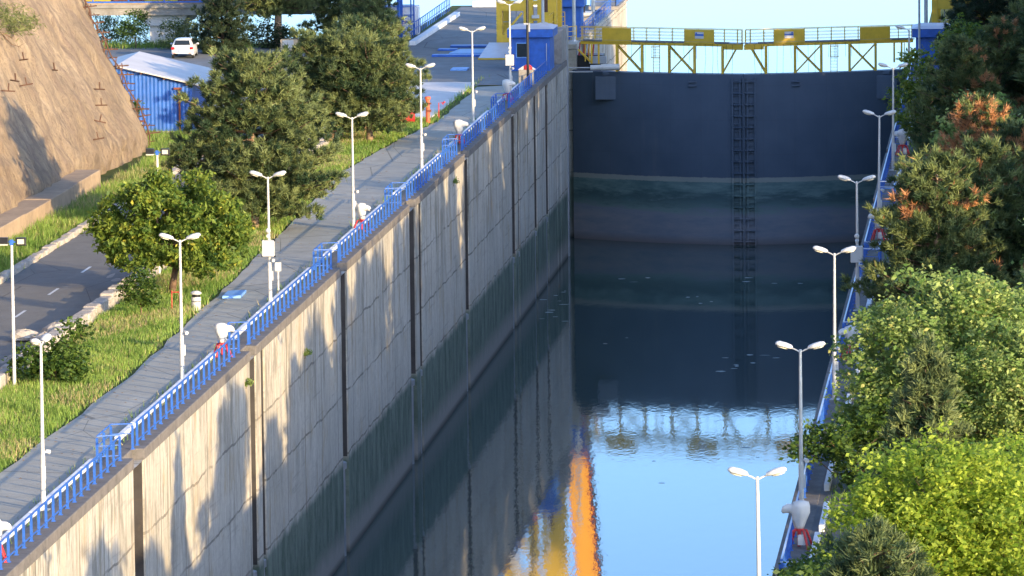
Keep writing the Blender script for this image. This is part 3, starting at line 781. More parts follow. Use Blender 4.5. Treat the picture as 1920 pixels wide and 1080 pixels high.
# ------------------------------------------------------------------ buildings at the gate
def cabin(label, loc, sx, sy, h, dark=False, win=True, name='control_booth'):
    root = thing(name, label, 'booth', loc)
    b = MB(); b.box((0, 0, 0), (sx, sy, h)); b.build('wall', 'blue', root, bevel=.03)
    b = MB(); b.box((-.25, -.35, h+.003), (sx+.25, sy+.2, h+.62)); b.build('fascia', 'blue', root, bevel=.04)
    b = MB(); b.add([(-.3, -.4, h+.62), (sx+.3, -.4, h+.62), (sx+.3, sy+.3, h+.62), (-.3, sy+.3, h+.62), (.3, .5, h+.80), (sx-.2, .5, h+.80), (sx-.2, sy-.5, h+.80), (.3, sy-.5, h+.80)],
                    [(0, 1, 5, 4), (1, 2, 6, 5), (2, 3, 7, 6), (3, 0, 4, 7), (4, 5, 6, 7), (3, 2, 1, 0)]); b.build('roof', 'sheet', root)
    if win:
        f = MB(); f.box((.35, -.05, .95), (1.3, -.005, 2.05)); fr = f.build('window', 'blue_light', root)
        p_ = MB(); p_.box((.42, -.065, 1.02), (1.23, -.052, 1.98)); p_.build('pane', 'glass', fr)
        d = MB(); d.box((1.45, -.05, .05), (2.4, -.005, 2.1)); dr = d.build('door', 'blue', root)
        hh = MB(); hh.bar((2.55, -.06, .4), (2.55, -.06, 2.0), .04); hh.build('drain_pipe', 'white', root)
    return root
cabin('bright blue control booth with dark window on the left quay beside the gate', (-3.12, 406.8, 0), 2.8, 3.6, 2.42)
cabin('shaded dark blue booth on the right quay, partly behind pines', (25.95, 404.5, 0), 4.0, 4.0, 2.45, win=False)
cabin('small blue cabinet house behind the left gantry and yellow rails', (-1.9, 437.0, .1), 1.5, 2.5, 2.6, win=False)

def gantry(label, x0, y0, flip=1, h=17.0):
    root = thing('hoist_gantry', label, 'gantry', (x0, y0, 0), 0, 'yellow hoist gantries')
    X = lambda x: x*flip
    b = MB()                                                     # front plate built of strips round its openings
    W_ = 4.55
    def strip(xa, xb, za, zb, d=.0): b.box((X(xa), d, za), (X(xb), d+.9, zb))
    strip(0, .45, .7, h); strip(2.05, 2.75, .7, h); strip(3.1, W_, .7, h)
    strip(.45, 2.05, .7, 1.35); strip(2.75, 3.1, .7, 1.3)
    z = 1.35
    while z < h-2.2:
        strip(.45, 2.05, z+1.75, min(h, z+2.5)); strip(2.75, 3.1, z+1.0, z+1.25); strip(2.75, 3.1, z+2.2, z+2.5); z += 2.5
    b.build('front_plate', 'yellow', root, bevel=.02)
    b = MB(); b.box((X(0), 4.5, .3), (X(.6), 5.4, h)); b.box((X(W_-.6), 4.5, .3), (X(W_), 5.4, h)); b.build('rear_leg', 'yellow', root)
    b = MB(); b.box((X(0), .9, h-2), (X(W_), 4.5, h)); b.box((X(-.4), -.3, h+.003), (X(W_+.4), 5.8, h+.5)); b.build('machine_house', 'yellow', root)
    b = MB(); b.bar((X(.6), -.06, 1.4), (X(1.95), -.06, 2.95), .16); b.build('brace', 'yellow', root); b = MB(); b.bar((X(.3), -.06, 2.0), (X(2.05), -.06, 2.0), .05); b.build('brace', 'yellow', root)
    b = MB()
    z = 1.35
    while z < h-2.2:
        for xx in (.95, 1.45): b.bar((X(xx), .6, z), (X(xx), .6, z+1.75), .06)
        b.bar((X(.45), .6, z+.9), (X(2.05), .6, z+.9), .05); z += 2.5
    b.build('grid', 'grey_metal', root)
    for zz in (3.0, 5.5):                                        # recessed slots with rounded ends
        b = MB(); b.box((X(3.5), -.012, zz), (X(3.9), -.003, zz+1.6)); b.build('recess', 'rust', root)
    b = MB(); b.box((X(2.7), -.22, 2.55), (X(3.25), -.003, 2.8)); b.build('lamp_bracket', 'white', root)
    return root
gantry('yellow steel hoist gantry rising over the left quay behind the booth', -5.95, 426.0, 1)
gantry('yellow steel hoist gantry on the right quay, mostly behind dark pines', 26.75, 425.5, 1)
e = thing('service_platform', 'sloping pale steel apron at the foot of the left yellow gantry', 'platform', (-6.6, 418.2, 0))
b = MB(); b.add([(0, 0, .12), (4.2, 0, .12), (4.2, 7.6, .75), (.1, 7.6, .75)], [(0, 1, 2, 3)]); b.add([(0, 0, .119), (4.2, 0, .119), (4.2, 7.6, .749), (.1, 7.6, .749), (0, 0, 0), (4.2, 0, 0), (4.2, 7.6, 0), (.1, 7.6, 0)], [(4, 5, 1, 0), (5, 6, 2, 1), (6, 7, 3, 2), (7, 4, 0, 3)]); b.build('plate', 'sheet', e)
b = MB(); b.box((-.02, -.06, 0), (4.2, -.005, .13)); b.build('edge_strip', 'yellow', e)

# leaning derrick mast past the gate
e = thing('derrick_mast', 'tall orange derrick mast leaning over the channel behind the gate', 'crane', (-2.2, 448.0, 1.35))
def lean(x, z): return x + z*.074
b = MB(); zt_ = 27
b.add([(lean(-.75, 0), 0, 0), (lean(.75, 0), 0, 0), (lean(.75, 0), 1.2, 0), (lean(-.75, 0), 1.2, 0), (lean(-.8, zt_), 0, zt_), (lean(.8, zt_), 0, zt_), (lean(.8, zt_), 1.2, zt_), (lean(-.8, zt_), 1.2, zt_)],
      [(0, 3, 2, 1), (4, 5, 6, 7), (0, 1, 5, 4), (1, 2, 6, 5), (2, 3, 7, 6), (3, 0, 4, 7)]); b.build('mast', 'orange', e)
for (xa, xb, mm) in ((.76, .86, 'red'), (.88, 1.22, 'black'), (-.86, -.77, 'red')):
    b = MB(); b.bar((lean((xa+xb)/2, 0), .2, 0), (lean((xa+xb)/2, zt_), .2, zt_), xb-xa, .3, up=(0, 1, 0)); b.build('edge_beam', mm, e)
b = MB(); b.box((-1.3, -.6, 0), (1.7, 1.8, .2)); b.build('base', 'white', e)
b = MB(); b.box((-1.4, -.7, -1.5), (1.8, 2.0, -.003)); b.build('pedestal', 'concrete', e)

# yellow guard rails by the end block
def guard(label, pts, h, mat, z0=0.0, step=1.1, nr=3, name='guard_rail', group=None):
    root = thing(name, label, 'railing', (0, 0, 0), 0, group)
    b = MB(); pz = MB()
    for i in range(len(pts)-1):
        a = Vector((*pts[i], z0)) if len(pts[i]) == 2 else Vector(pts[i]); c = Vector((*pts[i+1], z0)) if len(pts[i+1]) == 2 else Vector(pts[i+1])
        for k in range(nr): z = h*(1-k/nr); b.bar(a+Vector((0, 0, z)), c+Vector((0, 0, z)), .06 if k == 0 else .045)
        n = max(1, int((c-a).length/step))
        for k in range(n+1):
            q = a.lerp(c, k/n); pz = MB(); pz.bar(q, q+Vector((0, 0, h)), .06); pz.build('post', mat, root)
    b.build('rail', mat, root)
    return root
guard('yellow guard rail on top of the raised end block by the gate', [(-.93, 413.4), (-.93, 417.6), (-.1, 417.6)], 1.05, 'yellow', 2.5)
guard('yellow guard rail running from the gate walkway to the left gantry', [(-3.0, 424), (-.2, 429.8)], 1.1, 'yellow', .6)
guard('blue railing along the tailwater wall beyond the gate', [(-.35, 438), (-.35, 468)], 1.0, 'blue', .35, 1.6)
guard('blue railing on the pale coping at the far end of the tailwater wall', [(-2.2, 470.3), (-.1, 470.3), (-.1, 481.5)], 1.1, 'blue', .62, 1.2)
guard('blue railing climbing along the left side of the yard', [(-13.9, 434.5, .1), (-13.9, 470, .35)], 1.05, 'blue', 0, 1.35, 2, group='blue railings along the lock')
kerb(434, 469, -13.2, .5, .3, 'white kerb under the blue railing at the left side of the yard')
m = MB(); m.box((-13, 480.2, -.05), (-6, 480.8, .5)); tag(m.build('low_wall', 'kerb_white', bevel=.04), 'low white wall closing the far end of the yard', 'wall')
e = thing('stair_tower', 'open blue steel stair tower behind the yard railing', 'stairs', (-17.3, 444.5, 0))
b = MB()
for x in (0, .9, 1.9, 2.9):
    for y in (0, 2.2): b.bar((x, y, -3), (x, y, 3.6), .1 if x != 1.9 else .22)
b.build('frame', 'blue', e)
b = MB()
for z in (.2, 1.0, 1.5, 2.3, 3.0): b.bar((0, 0, z), (2.9, 0, z), .07); b.bar((0, 2.2, z), (2.9, 2.2, z), .07)
b.build('cross_bar', 'blue', e)
b = MB(); b.box((-.5, 2.4, -2), (3.2, 3.8, 2.2)); b.build('cabinet', 'kerb_white', e)

def pole(label, loc, h, r, mat, name='mast_pole'):
    root = thing(name, label, 'pole', loc)
    b = MB(); b.lathe([(r*1.3, 0), (r*1.1, .1), (r, .12), (r*.85, h)], n=10); b.build('shaft', mat, root)
    b = MB(); b.lathe([(r*2.2, 0), (r*2.2, .04)], n=10); b.build('flange', mat, root)
    return root
pk = pole('tall black pole in front of the blue booth', (-.55, 391.0, 0), 9, .10, 'black')
b = MB(); b.box((-.25, -.1, 4.4), (.06, .06, 4.5)); b.box((.08, -.08, 3.9), (.18, .08, 4.5)); b.build('fitting', 'galv', pk)
pl = pole('grey camera pole in front of the left yellow gantry', (-2.3, 424.5, .3), 9, .12, 'galv')
b = MB(); b.tube([(-.1, -.1, 1.95), (-.75, -.35, 1.75)], [.1, .14], 8); b.tube([(.1, -.1, 2.0), (.9, -.3, 1.75)], [.1, .08], 8); b.box((-.28, -.2, .6), (.28, .1, 1.5)); b.build('camera', 'white', pl)
pole('pale steel pipe column beside the small blue cabinet house', (-.75, 434.5, .2), 8, .15, 'galv')
pole('pale steel pipe column next to the orange mast', (-.6, 452.0, .35), 3.6, .17, 'galv')
pole('slim grey pole above the dark blue booth on the right', (26.25, 402.0, 0), 12, .09, 'galv')
pole('stout grey column beside the right yellow gantry', (26.35, 424.0, 0), 10, .16, 'galv')
e = thing('winch_box', 'grey winch box with red-topped drum at the foot of the black pole', 'winch', (-1.35, 392.5, 0))
b = MB(); b.box((0, 0, 0), (1.0, 1.0, 1.15)); b.build('housing', 'concrete', e, bevel=.05)
b = MB(); b.ellipsoid((.62, .4, 1.22), (.33, .33, .3)); b.build('drum', 'red', e, smooth=True)
b = MB(); b.add([(-.05, .1, 1.16), (.35, .1, 1.16), (.35, .7, 1.16), (.35, .1, 1.42), (.35, .7, 1.42)], [(0, 1, 3), (0, 2, 1), (1, 2, 4, 3), (0, 3, 4, 2)]); b.build('hood', 'white', e)
e = thing('instrument_box', 'blue instrument box with a white pointed roof on the left quay edge', 'cabinet', (-.75, 393.6, 0))
b = MB(); b.box((-.35, -.3, .0), (.35, .3, 1.1)); b.build('case', 'blue', e); 
b = MB(); b.add([(-.5, -.4, 1.103), (.5, -.4, 1.103), (.5, .4, 1.103), (-.5, .4, 1.103), (0, 0, 1.45)], [(0, 1, 4), (1, 2, 4), (2, 3, 4), (3, 0, 4), (3, 2, 1, 0)]); b.build('roof', 'white', e)
b = MB(); b.box((-.2, -.32, .15), (-.08, -.303, 1.0)); b.box((.08, -.32, .15), (.2, -.303, 1.0)); b.build('louvre', 'white', e)

# blue floor plates
def plate(label, poly, z, h, mat='blue_light', name='floor_plate'):
    m = MB(); m.prism(poly, z, z+h); return tag(m.build(name, mat, bevel=.02), label, 'hatch', 'blue steel hatches')
plate('long blue steel beam on the yard, farthest from the camera', [(-10.0, 431.2), (-6.0, 431.2), (-6.0, 432.4), (-10.0, 432.4)], -.01, .16, 'blue')
plate('broad light blue hatch plate on the yard before the gantry', [(-9.4, 424.4), (-6.6, 424.4), (-6.6, 428.6), (-9.0, 428.6)], -.01, .1)
plate('narrow blue beam on the yard, left of the broad hatch', [(-10.6, 427.8), (-9.15, 427.8), (-9.15, 428.8), (-10.6, 428.8)], -.01, .14, 'blue')
plate('long blue steel beam on the yard, nearest to the camera', [(-10.4, 421.4), (-6.7, 421.4), (-6.7, 422.4), (-10.4, 422.4)], -.01, .16, 'blue')
plate('small blue hatch alone on the dark yard', [(-7.6, 407.4), (-6.4, 407.4), (-6.4, 409.3), (-7.6, 409.3)], -.01, .13)
plate('light blue hatch lid lying across the left path near the white bin', [(-4.0, 263.6), (-3.15, 263.9), (-3.2, 266.2), (-4.05, 265.9)], .003, .14)

# ------------------------------------------------------------------ left bank small things
e = thing('bin', 'white cylindrical vent bin with a domed cap at the path edge', 'bin', (-4.62, 259.4, 0))
b = MB(); b.lathe([(.22, -.05), (.22, .36)], n=16); b.lathe([(.225, .40), (.225, .58)], n=16); b.build('drum', 'white', e)
b = MB(); b.lathe([(.19, .36), (.19, .74)], n=16); b.build('neck', 'black', e)
b = MB(); b.lathe([(.25, .72), (.25, .80), (.12, .86)], n=16); b.build('cap', 'white', e)
e = thing('sign_board', 'small white board on a short white post by the left railing', 'sign', (-1.7, 266.5, 0))
b = MB(); b.bar((0, 0, 0), (0, 0, 1.05), .07); b.build('post', 'white', e)
b = MB(); b.box((-.15, -.05, 1.0), (.15, -.02, 1.42)); b.build('board', 'white', e)
e = thing('red_drum', 'dark red drum lying in the grass beside the pale slab', 'drum', (-5.9, 362.5, .32))
b = MB(); b.tube([(-.75, 0, .03), (.15, .1, .03)], .37, 14); b.tube([(.17, .1, .03), (.5, .14, .03)], .35, 14); b.build('shell', 'red', e, smooth=False)
e = thing('signal_post', 'thick orange-red signal post behind the fifth left lamp', 'post', (-4.55, 362.5, 0))
b = MB(); b.lathe([(.14, 0), (.14, 1.5), (.2, 1.52), (.2, 1.68), (.1, 1.7)], n=10); b.build('shaft', plain('salmon_paint', (.62, .13, .06), .6), e)
b = MB(); b.box((-.02, -.16, .7), (.22, .1, .85)); b.box((-.02, -.16, 1.2), (.22, .1, 1.3)); b.build('clamp', 'brown', e)
e = thing('hydrant_post', 'thin red standpipe with a bent head on the edge of the pale slab', 'standpipe', (-4.2, 366.0, .05))
b = MB(); b.tube([(0, 0, -.05), (0, 0, .95), (.28, 0, .97)], .03, 8); b.build('pipe', 'red', e)
b = MB(); b.tube([(.26, 0, .88), (.36, 0, .98), (.36, 0, 1.05)], [.09, .09, .05], 8); b.build('head', 'red', e)
e = thing('pipe_rack', 'two thin red pipe uprights in the grass under the walnut tree', 'pipe rack', (-5.6, 258.4, 0))
b = MB()
for dx in (0, .36): b.tube([(dx, 0, -.05), (dx, 0, 1.0)], .025, 6)
b.tube([(0, 0, .92), (.36, 0, .92)], .025, 6); b.build('pipe', 'red', e)
e = thing('electric_cabinet', 'small yellow cabinet with a white end at the far edge of the yard', 'cabinet', (-22.7, 428.7, 0))
b = MB(); b.box((0, 0, 0), (4.3, .9, .85)); b.build('case', plain('cream_paint', (.55, .42, .27), .7), e); b = MB(); b.box((.15, -.04, .1), (1.0, -.003, .8)); b.build('door', 'white', e)

# car
def car():
    root = thing('parked_car', 'white hatchback parked with its tail to the camera at the far edge of the yard', 'car', (-29.1, 420.9, 0), R(3))
    # lengthwise stations (y from tail), half width / heights
    def loft(st, mat, name, parent):
        m = MB(); n = len(st[0][1])
        for (y, prof) in st:
            for (x, z) in prof: m.v.append((x, y, z))
        for i in range(len(st)-1):
            for j in range(n-1): m.f.append((i*n+j, i*n+j+1, (i+1)*n+j+1, (i+1)*n+j))
        m.f.append(tuple(range(n))[::-1]); m.f.append(tuple((len(st)-1)*n+j for j in range(n)))
        return m.build(name, mat, parent, smooth=True)
    def prof(hw, zb, zm, zt):
        return [(-hw*.92, zb), (-hw, zb+.12), (-hw, zm-.1), (-hw*.93, zt-.04), (-hw*.6, zt), (0, zt+.02), (hw*.6, zt), (hw*.93, zt-.04), (hw, zm-.1), (hw, zb+.12), (hw*.92, zb)]
    body = loft([(-.0, prof(.72, .36, .6, .86)), (.06, prof(.82, .26, .66, .95)), (.5, prof(.85, .2, .68, 1.0)), (2.2, prof(.85, .18, .68, .98)), (3.0, prof(.85, .2, .66, .93)), (3.7, prof(.80, .24, .6, .82)), (3.95, prof(.66, .34, .55, .7))], 'car_white', 'body', root)
    def cp(hw, z0, hw2, zt): return [(-hw, z0), (-(hw+hw2)/2, (z0+zt)/2), (-hw2, zt-.05), (-hw2*.7, zt), (0, zt+.015), (hw2*.7, zt), (hw2, zt-.05), ((hw+hw2)/2, (z0+zt)/2), (hw, z0)]
    cab = loft([(.12, cp(.78, .9, .76, .96)), (.42, cp(.79, .93, .58, 1.40)), (.75, cp(.80, .93, .58, 1.455)), (1.7, cp(.80, .93, .59, 1.46)), (2.2, cp(.80, .93, .57, 1.38)), (2.95, cp(.74, .9, .7, .95))], 'car_white', 'cabin', root)
    b = MB(); b.add([(-.60, .155, 1.0), (.60, .155, 1.0), (.52, .385, 1.34), (-.52, .385, 1.34)], [(0, 1, 2, 3)]); b.v = [(x, y-.05, z) for x, y, z in b.v]; b.build('rear_window', 'glass', root)
    for s in (-1, 1):
        b = MB(); b.add([(s*.805, .7, .98), (s*.805, 2.4, .98), (s*.635, 2.05, 1.33), (s*.63, .75, 1.36)], [(0, 1, 2, 3)]); b.build('side_window', 'glass', root)
        b = MB(); b.box((s*.56, -.05, .66), (s*.83, .12, .86)); b.build('tail_light', 'lamp_red', root, bevel=.04)
        b = MB(); b.ellipsoid((s*.98, 2.05, .98), (.11, .08, .07)); b.build('mirror', 'car_white', root, smooth=True)
        for y in (.72, 3.15):
            b = MB(); b.tube([(s*.66, y, .30), (s*.84, y, .30)], .30, 16); wh = b.build('wheel', 'rubber', root)
            b = MB(); b.tube([(s*.835, y, .30), (s*.85, y, .30)], .19, 12); b.build('rim', 'galv', wh)
    b = MB(); b.box((-.27, -.035, .52), (.27, -.008, .63)); pl_ = b.build('number_plate', 'white', root)
    b = MB(); b.box((-.27, -.04, .52), (-.22, -.036, .63)); b.build('blue_band', 'blue', pl_)
    b = MB(); b.box((-.74, -.045, .40), (-.5, -.004, .44)); b.box((.5, -.045, .40), (.74, -.004, .44)); b.build('reflector', 'lamp_red', root)
    b = MB(); b.tube([(0, -.005, .82), (0, -.03, .82)], .06, 12); b.build('badge', 'galv', root)
    return root
car()

# blue hut
e = thing('hut', 'blue corrugated hut with a pale metal gable roof under the rock face', 'hut', (-23.5, 355.2, 0), R(2))
b = MB()
xl, xr, rz_, ez = -4.9, 4.75, 4.25, 3.05
def corr(xa, xb, y, n):
    prev = None
    for i in range(n+1):
        x = xa+(xb-xa)*i/n; top = rz_-(rz_-ez)*abs(x)/4.9-.08
        d = -.028 if i % 2 else 0.0
        cur = ((x, y+d, .15), (x, y+d, top))
        if prev: b.add([prev[0], cur[0], cur[1], prev[1]], [(0, 1, 2, 3)])
        prev = cur
corr(xl, xr, 0, 78)
b.box((xl, .05, .1), (xl+.1, 11.5, ez-.1)); b.box((xr-.1, .05, .1), (xr, 11.5, ez-.1)); b.box((xl, 11.4, .1), (xr, 11.5, ez-.05))
b.build('wall', 'blue', e)
b = MB(); b.box((xl-.02, -.02, -.05), (xr+.02, 11.5, .14)); b.build('plinth', 'kerb', e)
for s in (-1, 1):
    b = MB(); x1 = s*5.35; z1 = rz_-(rz_-ez)*5.35/4.9+.05
    b.add([(0, -.45, rz_+.02), (x1, -.45, z1), (x1, 12, z1), (0, 12, rz_+.02), (0, -.45, rz_+.1), (x1, -.45, z1+.08), (x1, 12, z1+.08), (0, 12, rz_+.1)],
          [(0, 1, 2, 3), (7, 6, 5, 4), (0, 4, 5, 1), (1, 5, 6, 2), (2, 6, 7, 3), (3, 7, 4, 0)]); b.build('roof', 'roof_sheet', e)
b = MB()
for i in range(7): x = -4.3+i*1.45; b.box((x, -.4, rz_-(rz_-ez)*abs(x)/4.9-.12), (x+.12, .0, rz_-(rz_-ez)*abs(x)/4.9-.03))
b.build('rafter', 'rust', e)
b = MB(); b.bar((3.95, -.12, .2), (3.95, -.12, 2.85), .12); b.box((3.6, -.2, 2.78), (4.1, -.06, 2.9)); b.build('downpipe', 'brown', e)
b = MB(); b.box((1.0, -.1, .16), (1.55, -.04, .75)); fr = b.build('window', 'white', e); b = MB(); b.box((1.06, -.12, .2), (1.48, -.103, .66)); b.build('pane', 'glass', fr)
b = MB(); b.box((.8, -.4, .77), (1.75, -.03, .84)); b.build('canopy', 'brown', e)

# rusty brackets on the edge of the rock face
def bracket_proto():
    m = MB(); m.bar((-.25, 0, 0), (.85, -.05, .10), .07); m.bar((.1, 0, -.12), (.15, 0, .5), .06); m.bar((.5, -.03, .05), (.46, -.04, .2), .05)
    return m.build('rusty_bracket', 'rust')
bp = None
for k in range(18):
    z = .35+k*.52
    x = -20.25-.50*max(0, z-1.4)+.15*math.sin(k*1.7)
    if bp is None: bp = bracket_proto(); o = bp
    else: o = bp.copy(); COL.objects.link(o)
    o.location = (x, 344.4+.2*math.sin(k), z); o.rotation_euler = (0, R(random.uniform(-9, 9)), R(random.uniform(-12, 12)))
    s_ = random.uniform(.8, 1.25); o.scale = (s_, s_, s_)
    tag(o, 'rusty steel bracket sticking out of the right edge of the rock face', 'bracket', 'rusty brackets up the edge of the rock face')
m = MB(); m.tube([(-20.2-.50*max(0, z-1.4)+.35+.1*math.sin(z*3), 344.2, z) for z in np.arange(.2, 9.6, .6)], .045, 5)
tag(m.build('rusty_cable', 'rust'), 'long rusty cable strung along the edge of the rock face', 'cable')
rp = None
for (y, z) in [(313, 6.6), (315, 6.2), (309.5, 6.3), (325, 6.3), (333, 3.6), (330, 2.9), (335, 4.4), (327, 2.1), (318, 7.4)]:
    if rp is None:
        m = MB(); m.bar((-.3, 0, 0), (.45, -.2, -.02), .07); m.bar((.1, -.05, -.05), (.1, -.1, .42), .06); rp = m.build('rock_anchor', 'rust'); o = rp
    else: o = rp.copy(); COL.objects.link(o)
    o.location = (-20.15-.50*max(0, z-1.4)+.25, y, z); o.rotation_euler = (0, R(random.uniform(-15, 15)), R(random.uniform(-30, 30)))
    tag(o, 'small rusty anchor pin stuck in the open rock face', 'anchor', 'rock anchors')

# road bridge behind
e = thing('road_bridge', 'stained concrete road bridge with blue railing behind the yard', 'bridge', (0, 0, 0))
b = MB(); b.box((-90, 438, 2.15), (-21.5, 447, 2.72)); b.box((-90, 437.85, 2.72), (-21.5, 447, 2.98)); b.build('deck', 'concrete', e)
b = MB(); b.box((-90, 437.9, 2.983), (-21.5, 438.4, 3.12)); b.build('edge_beam', 'tan_wall', e)
for i in range(26):
    b = MB(); b.box((-90+i*2.63, 439.6, 2.985), (-90+i*2.63+2.6, 439.9, 3.33)); b.build('kerb_block', 'yellow' if i % 2 else 'brown', e)
b = MB(); b.bar((-90, 438.1, 3.16), (-21.5, 438.1, 3.16), .14); b.bar((-90, 438.1, 4.0), (-21.5, 438.1, 4.0), .08); b.bar((-90, 438.1, 3.55), (-21.5, 438.1, 3.55), .05); b.build('railing', 'blue', e)
for i in range(25):
    b = MB(); b.bar((-89+i*2.8, 438.1, 3.12), (-89+i*2.8, 438.1, 4.0), .1); b.build('rail_post', 'blue', e)
b = MB(); b.box((-34.3, 439, -9), (-32.2, 446, 1.3)); b.add([(-35.2, 438.6, 2.15), (-31.2, 438.6, 2.15), (-31.8, 438.6, 1.3), (-34.6, 438.6, 1.3), (-35.2, 446.4, 2.15), (-31.2, 446.4, 2.15), (-31.8, 446.4, 1.3), (-34.6, 446.4, 1.3)], [(0, 3, 2, 1), (4, 5, 6, 7), (3, 7, 6, 2), (1, 2, 6, 5), (0, 4, 7, 3)]); b.build('pier', 'concrete_pale', e)

# fallen leaves and litter lying along the quay path
lv = MB(); rr = random.Random(17)
for k in range(420):
    y = rr.uniform(180, 372); x = np.interp(y, [e_[0] for e_ in edge], [e_[1] for e_ in edge])+abs(rr.gauss(0, .45)) if rr.random() < .6 else rr.uniform(-4.0, -1.7)
    a_ = rr.uniform(0, 6.28); L_ = rr.uniform(.03, .09); ca, sa = math.cos(a_)*L_, math.sin(a_)*L_
    lv.add([(x-ca, y-sa, .006), (x+sa*.6, y-ca*.6, .02), (x+ca, y+sa, .008), (x-sa*.6, y+ca*.6, .006)], [(0, 1, 2, 3)])
o = lv.build('leaf_litter', plain('dry_leaf', (.33, .20, .10), .9, var=.4)); o['kind'] = 'stuff'; o['label'] = 'dry leaves scattered on the left quay path'
# sand and silt washed against the kerb wall of the road
sd = MB()
for k in range(26):
    y = rr.uniform(205, 300); x = -9.45-abs(rr.gauss(0, .7)); L_ = rr.uniform(.6, 2.2); Wd = rr.uniform(.12, .4); m_ = 12
    sd.add([(x+Wd*math.cos(2*math.pi*i/m_)*rr.uniform(.6, 1.3), y+L_*math.sin(2*math.pi*i/m_)*rr.uniform(.7, 1.2), -.016+.0004*k) for i in range(m_)], [tuple(range(m_))])
o = sd.build('sand_patches', plain('road_sand', (.30, .27, .235), .95, var=.2)); o['kind'] = 'stuff'; o['label'] = 'pale sand drifted on the road along the kerb wall'
# floating foam and scum
fm = MB()
rr = random.Random(5)
for (x, y, n_) in [(15.5, 353, 5), (16.5, 358, 4), (12.3, 386, 2), (14.5, 402, 3), (16.8, 399, 2), (10.5, 392, 2), (7.0, 366, 2), (5.5, 402, 3), (1.5, 388, 4), (2.1, 381, 5), (1.2, 395, 3), (18.5, 315, 2), (14.2, 308, 2)]:
    for k in range(n_):
        cx_, cy_ = x+rr.gauss(0, .6), y+rr.gauss(0, 2.2); L_ = rr.uniform(.08, .4); Wd = rr.uniform(.02, .09)
        m = 9; fm.add([(cx_+L_*math.cos(2*math.pi*i/m)*rr.uniform(.7, 1.2), cy_+Wd*math.sin(2*math.pi*i/m)*rr.uniform(.7, 1.2)*3, WATER+.006) for i in range(m)], [tuple(range(m))])
o = fm.build('foam', plain('foam_scum', (.42, .46, .44), .8)); o['kind'] = 'stuff'; o['label'] = 'flecks of pale foam and scum on the lock water'

# ------------------------------------------------------------------ vegetation
def quads(C, A, B):
    """diamond leaves: centre C, half-length vector A, half-width vector B"""
    n = len(C); V = np.stack([C-A, C+B, C+A, C-B], 1).reshape(-1, 3); F = np.arange(4*n).reshape(n, 4); return V, F
def unit(v): return v/np.maximum(np.linalg.norm(v, axis=1, keepdims=True), 1e-9)
def leaf_cloud(P, n_per, spread, L, W, rng, droop=.3, flat=.5, tvar=.25, brown=0.0, tint0=None):
    """n_per leaves round every cluster point in P"""
    N = len(P)*n_per; C = np.repeat(P, n_per, 0)+rng.normal(0, 1, (N, 3))*spread*np.array([1, 1, .8])
    a = rng.normal(0, 1, (N, 3)); a[:, 2] = a[:, 2]*.5-droop; a = unit(a)
    nrm = unit(rng.normal(0, 1, (N, 3))*(1-flat)+np.array([0, 0, 1])*flat)
    b = unit(np.cross(nrm, a)); s = rng.uniform(.5, 1.45, (N, 1))
    base = rng.uniform(0, .75, len(P)) if tint0 is None else tint0
    t = np.clip(np.repeat(base, n_per)+rng.normal(0, tvar, N), 0, 1)
    V, F = quads(C, a*L*.5*s, b*W*.5*s); return V, F, t

def limb_tree(rng, H, trunk_h, blobs, r0, lean=(0, 0)):
    m = MB(); top = Vector((lean[0], lean[1], trunk_h))
    m.tube([(0, 0, -.1), (lean[0]*.25+.03, lean[1]*.3, trunk_h*.4), top], [r0*1.25, r0*.95, r0*.8], 9)
    for (c, r) in blobs:
        c = Vector(c); st = top.lerp(Vector((0, 0, 0)), rng.uniform(0, .15)); mid = st.lerp(c, .5)+Vector((rng.normal(0, .15), rng.normal(0, .15), -.12*(c-st).length))
        m.tube([st, mid, c], [r0*.62, r0*.4, r0*.16], 6)
        for k in range(4):
            d = Vector(rng.normal(0, 1, 3)); d.normalize(); m.tube([mid.lerp(c, .7), c+d*float(np.mean(r))*.75], [r0*.16, r0*.04], 4)
    return m
def broadleaf(name, label, loc, blobs, trunk_h, r0, mat, n_cl, n_leaf, spread, L, W, seed, group=None, rz=0.0, droop=.3, bark='bark', lean=(0, 0), cat='tree', flat=.45, shell=.55):
    rng = np.random.default_rng(seed); root = thing(name, label, cat, loc, rz, group)
    limb_tree(rng, 0, trunk_h, blobs, r0, lean).build('trunk', bark, root, smooth=True)
    P = []; vol = np.array([np.prod(r)**(2/3) if hasattr(r, '__len__') else r*r for c, r in blobs]); vol = vol/vol.sum()
    for (c, r), f in zip(blobs, vol):
        n = max(6, int(n_cl*f)); d = unit(rng.normal(0, 1, (n, 3))); rad = shell+(1.06-shell)*rng.random((n, 1))**.6
        lump = 1+.16*np.sin(d[:, :1]*5+seed)*np.sin(d[:, 1:2]*6+1)+.10*np.sin(d[:, 2:]*9+seed*2)
        P.append(np.array(c)+d*rad*lump*np.array(r if hasattr(r, '__len__') else (r, r, r)))
    P = np.concatenate(P); P[:, 2] = np.maximum(P[:, 2], .15)
    if len(P) > 300:                                            # holes between the boughs
        hole = np.sin(P[:, 0]*2.3+seed)*np.sin(P[:, 1]*2.1+seed*.7)+np.sin(P[:, 2]*2.9+P[:, 0]*1.1+seed*1.3)*.7+.35*np.sin(P[:, 0]*5.1+P[:, 2]*4.3)
        P = P[hole > -.62]
    V, F, t = leaf_cloud(P, n_leaf, spread, L, W, rng, droop, flat)
    np_mesh('crown', V, F, t, mat, root); return root

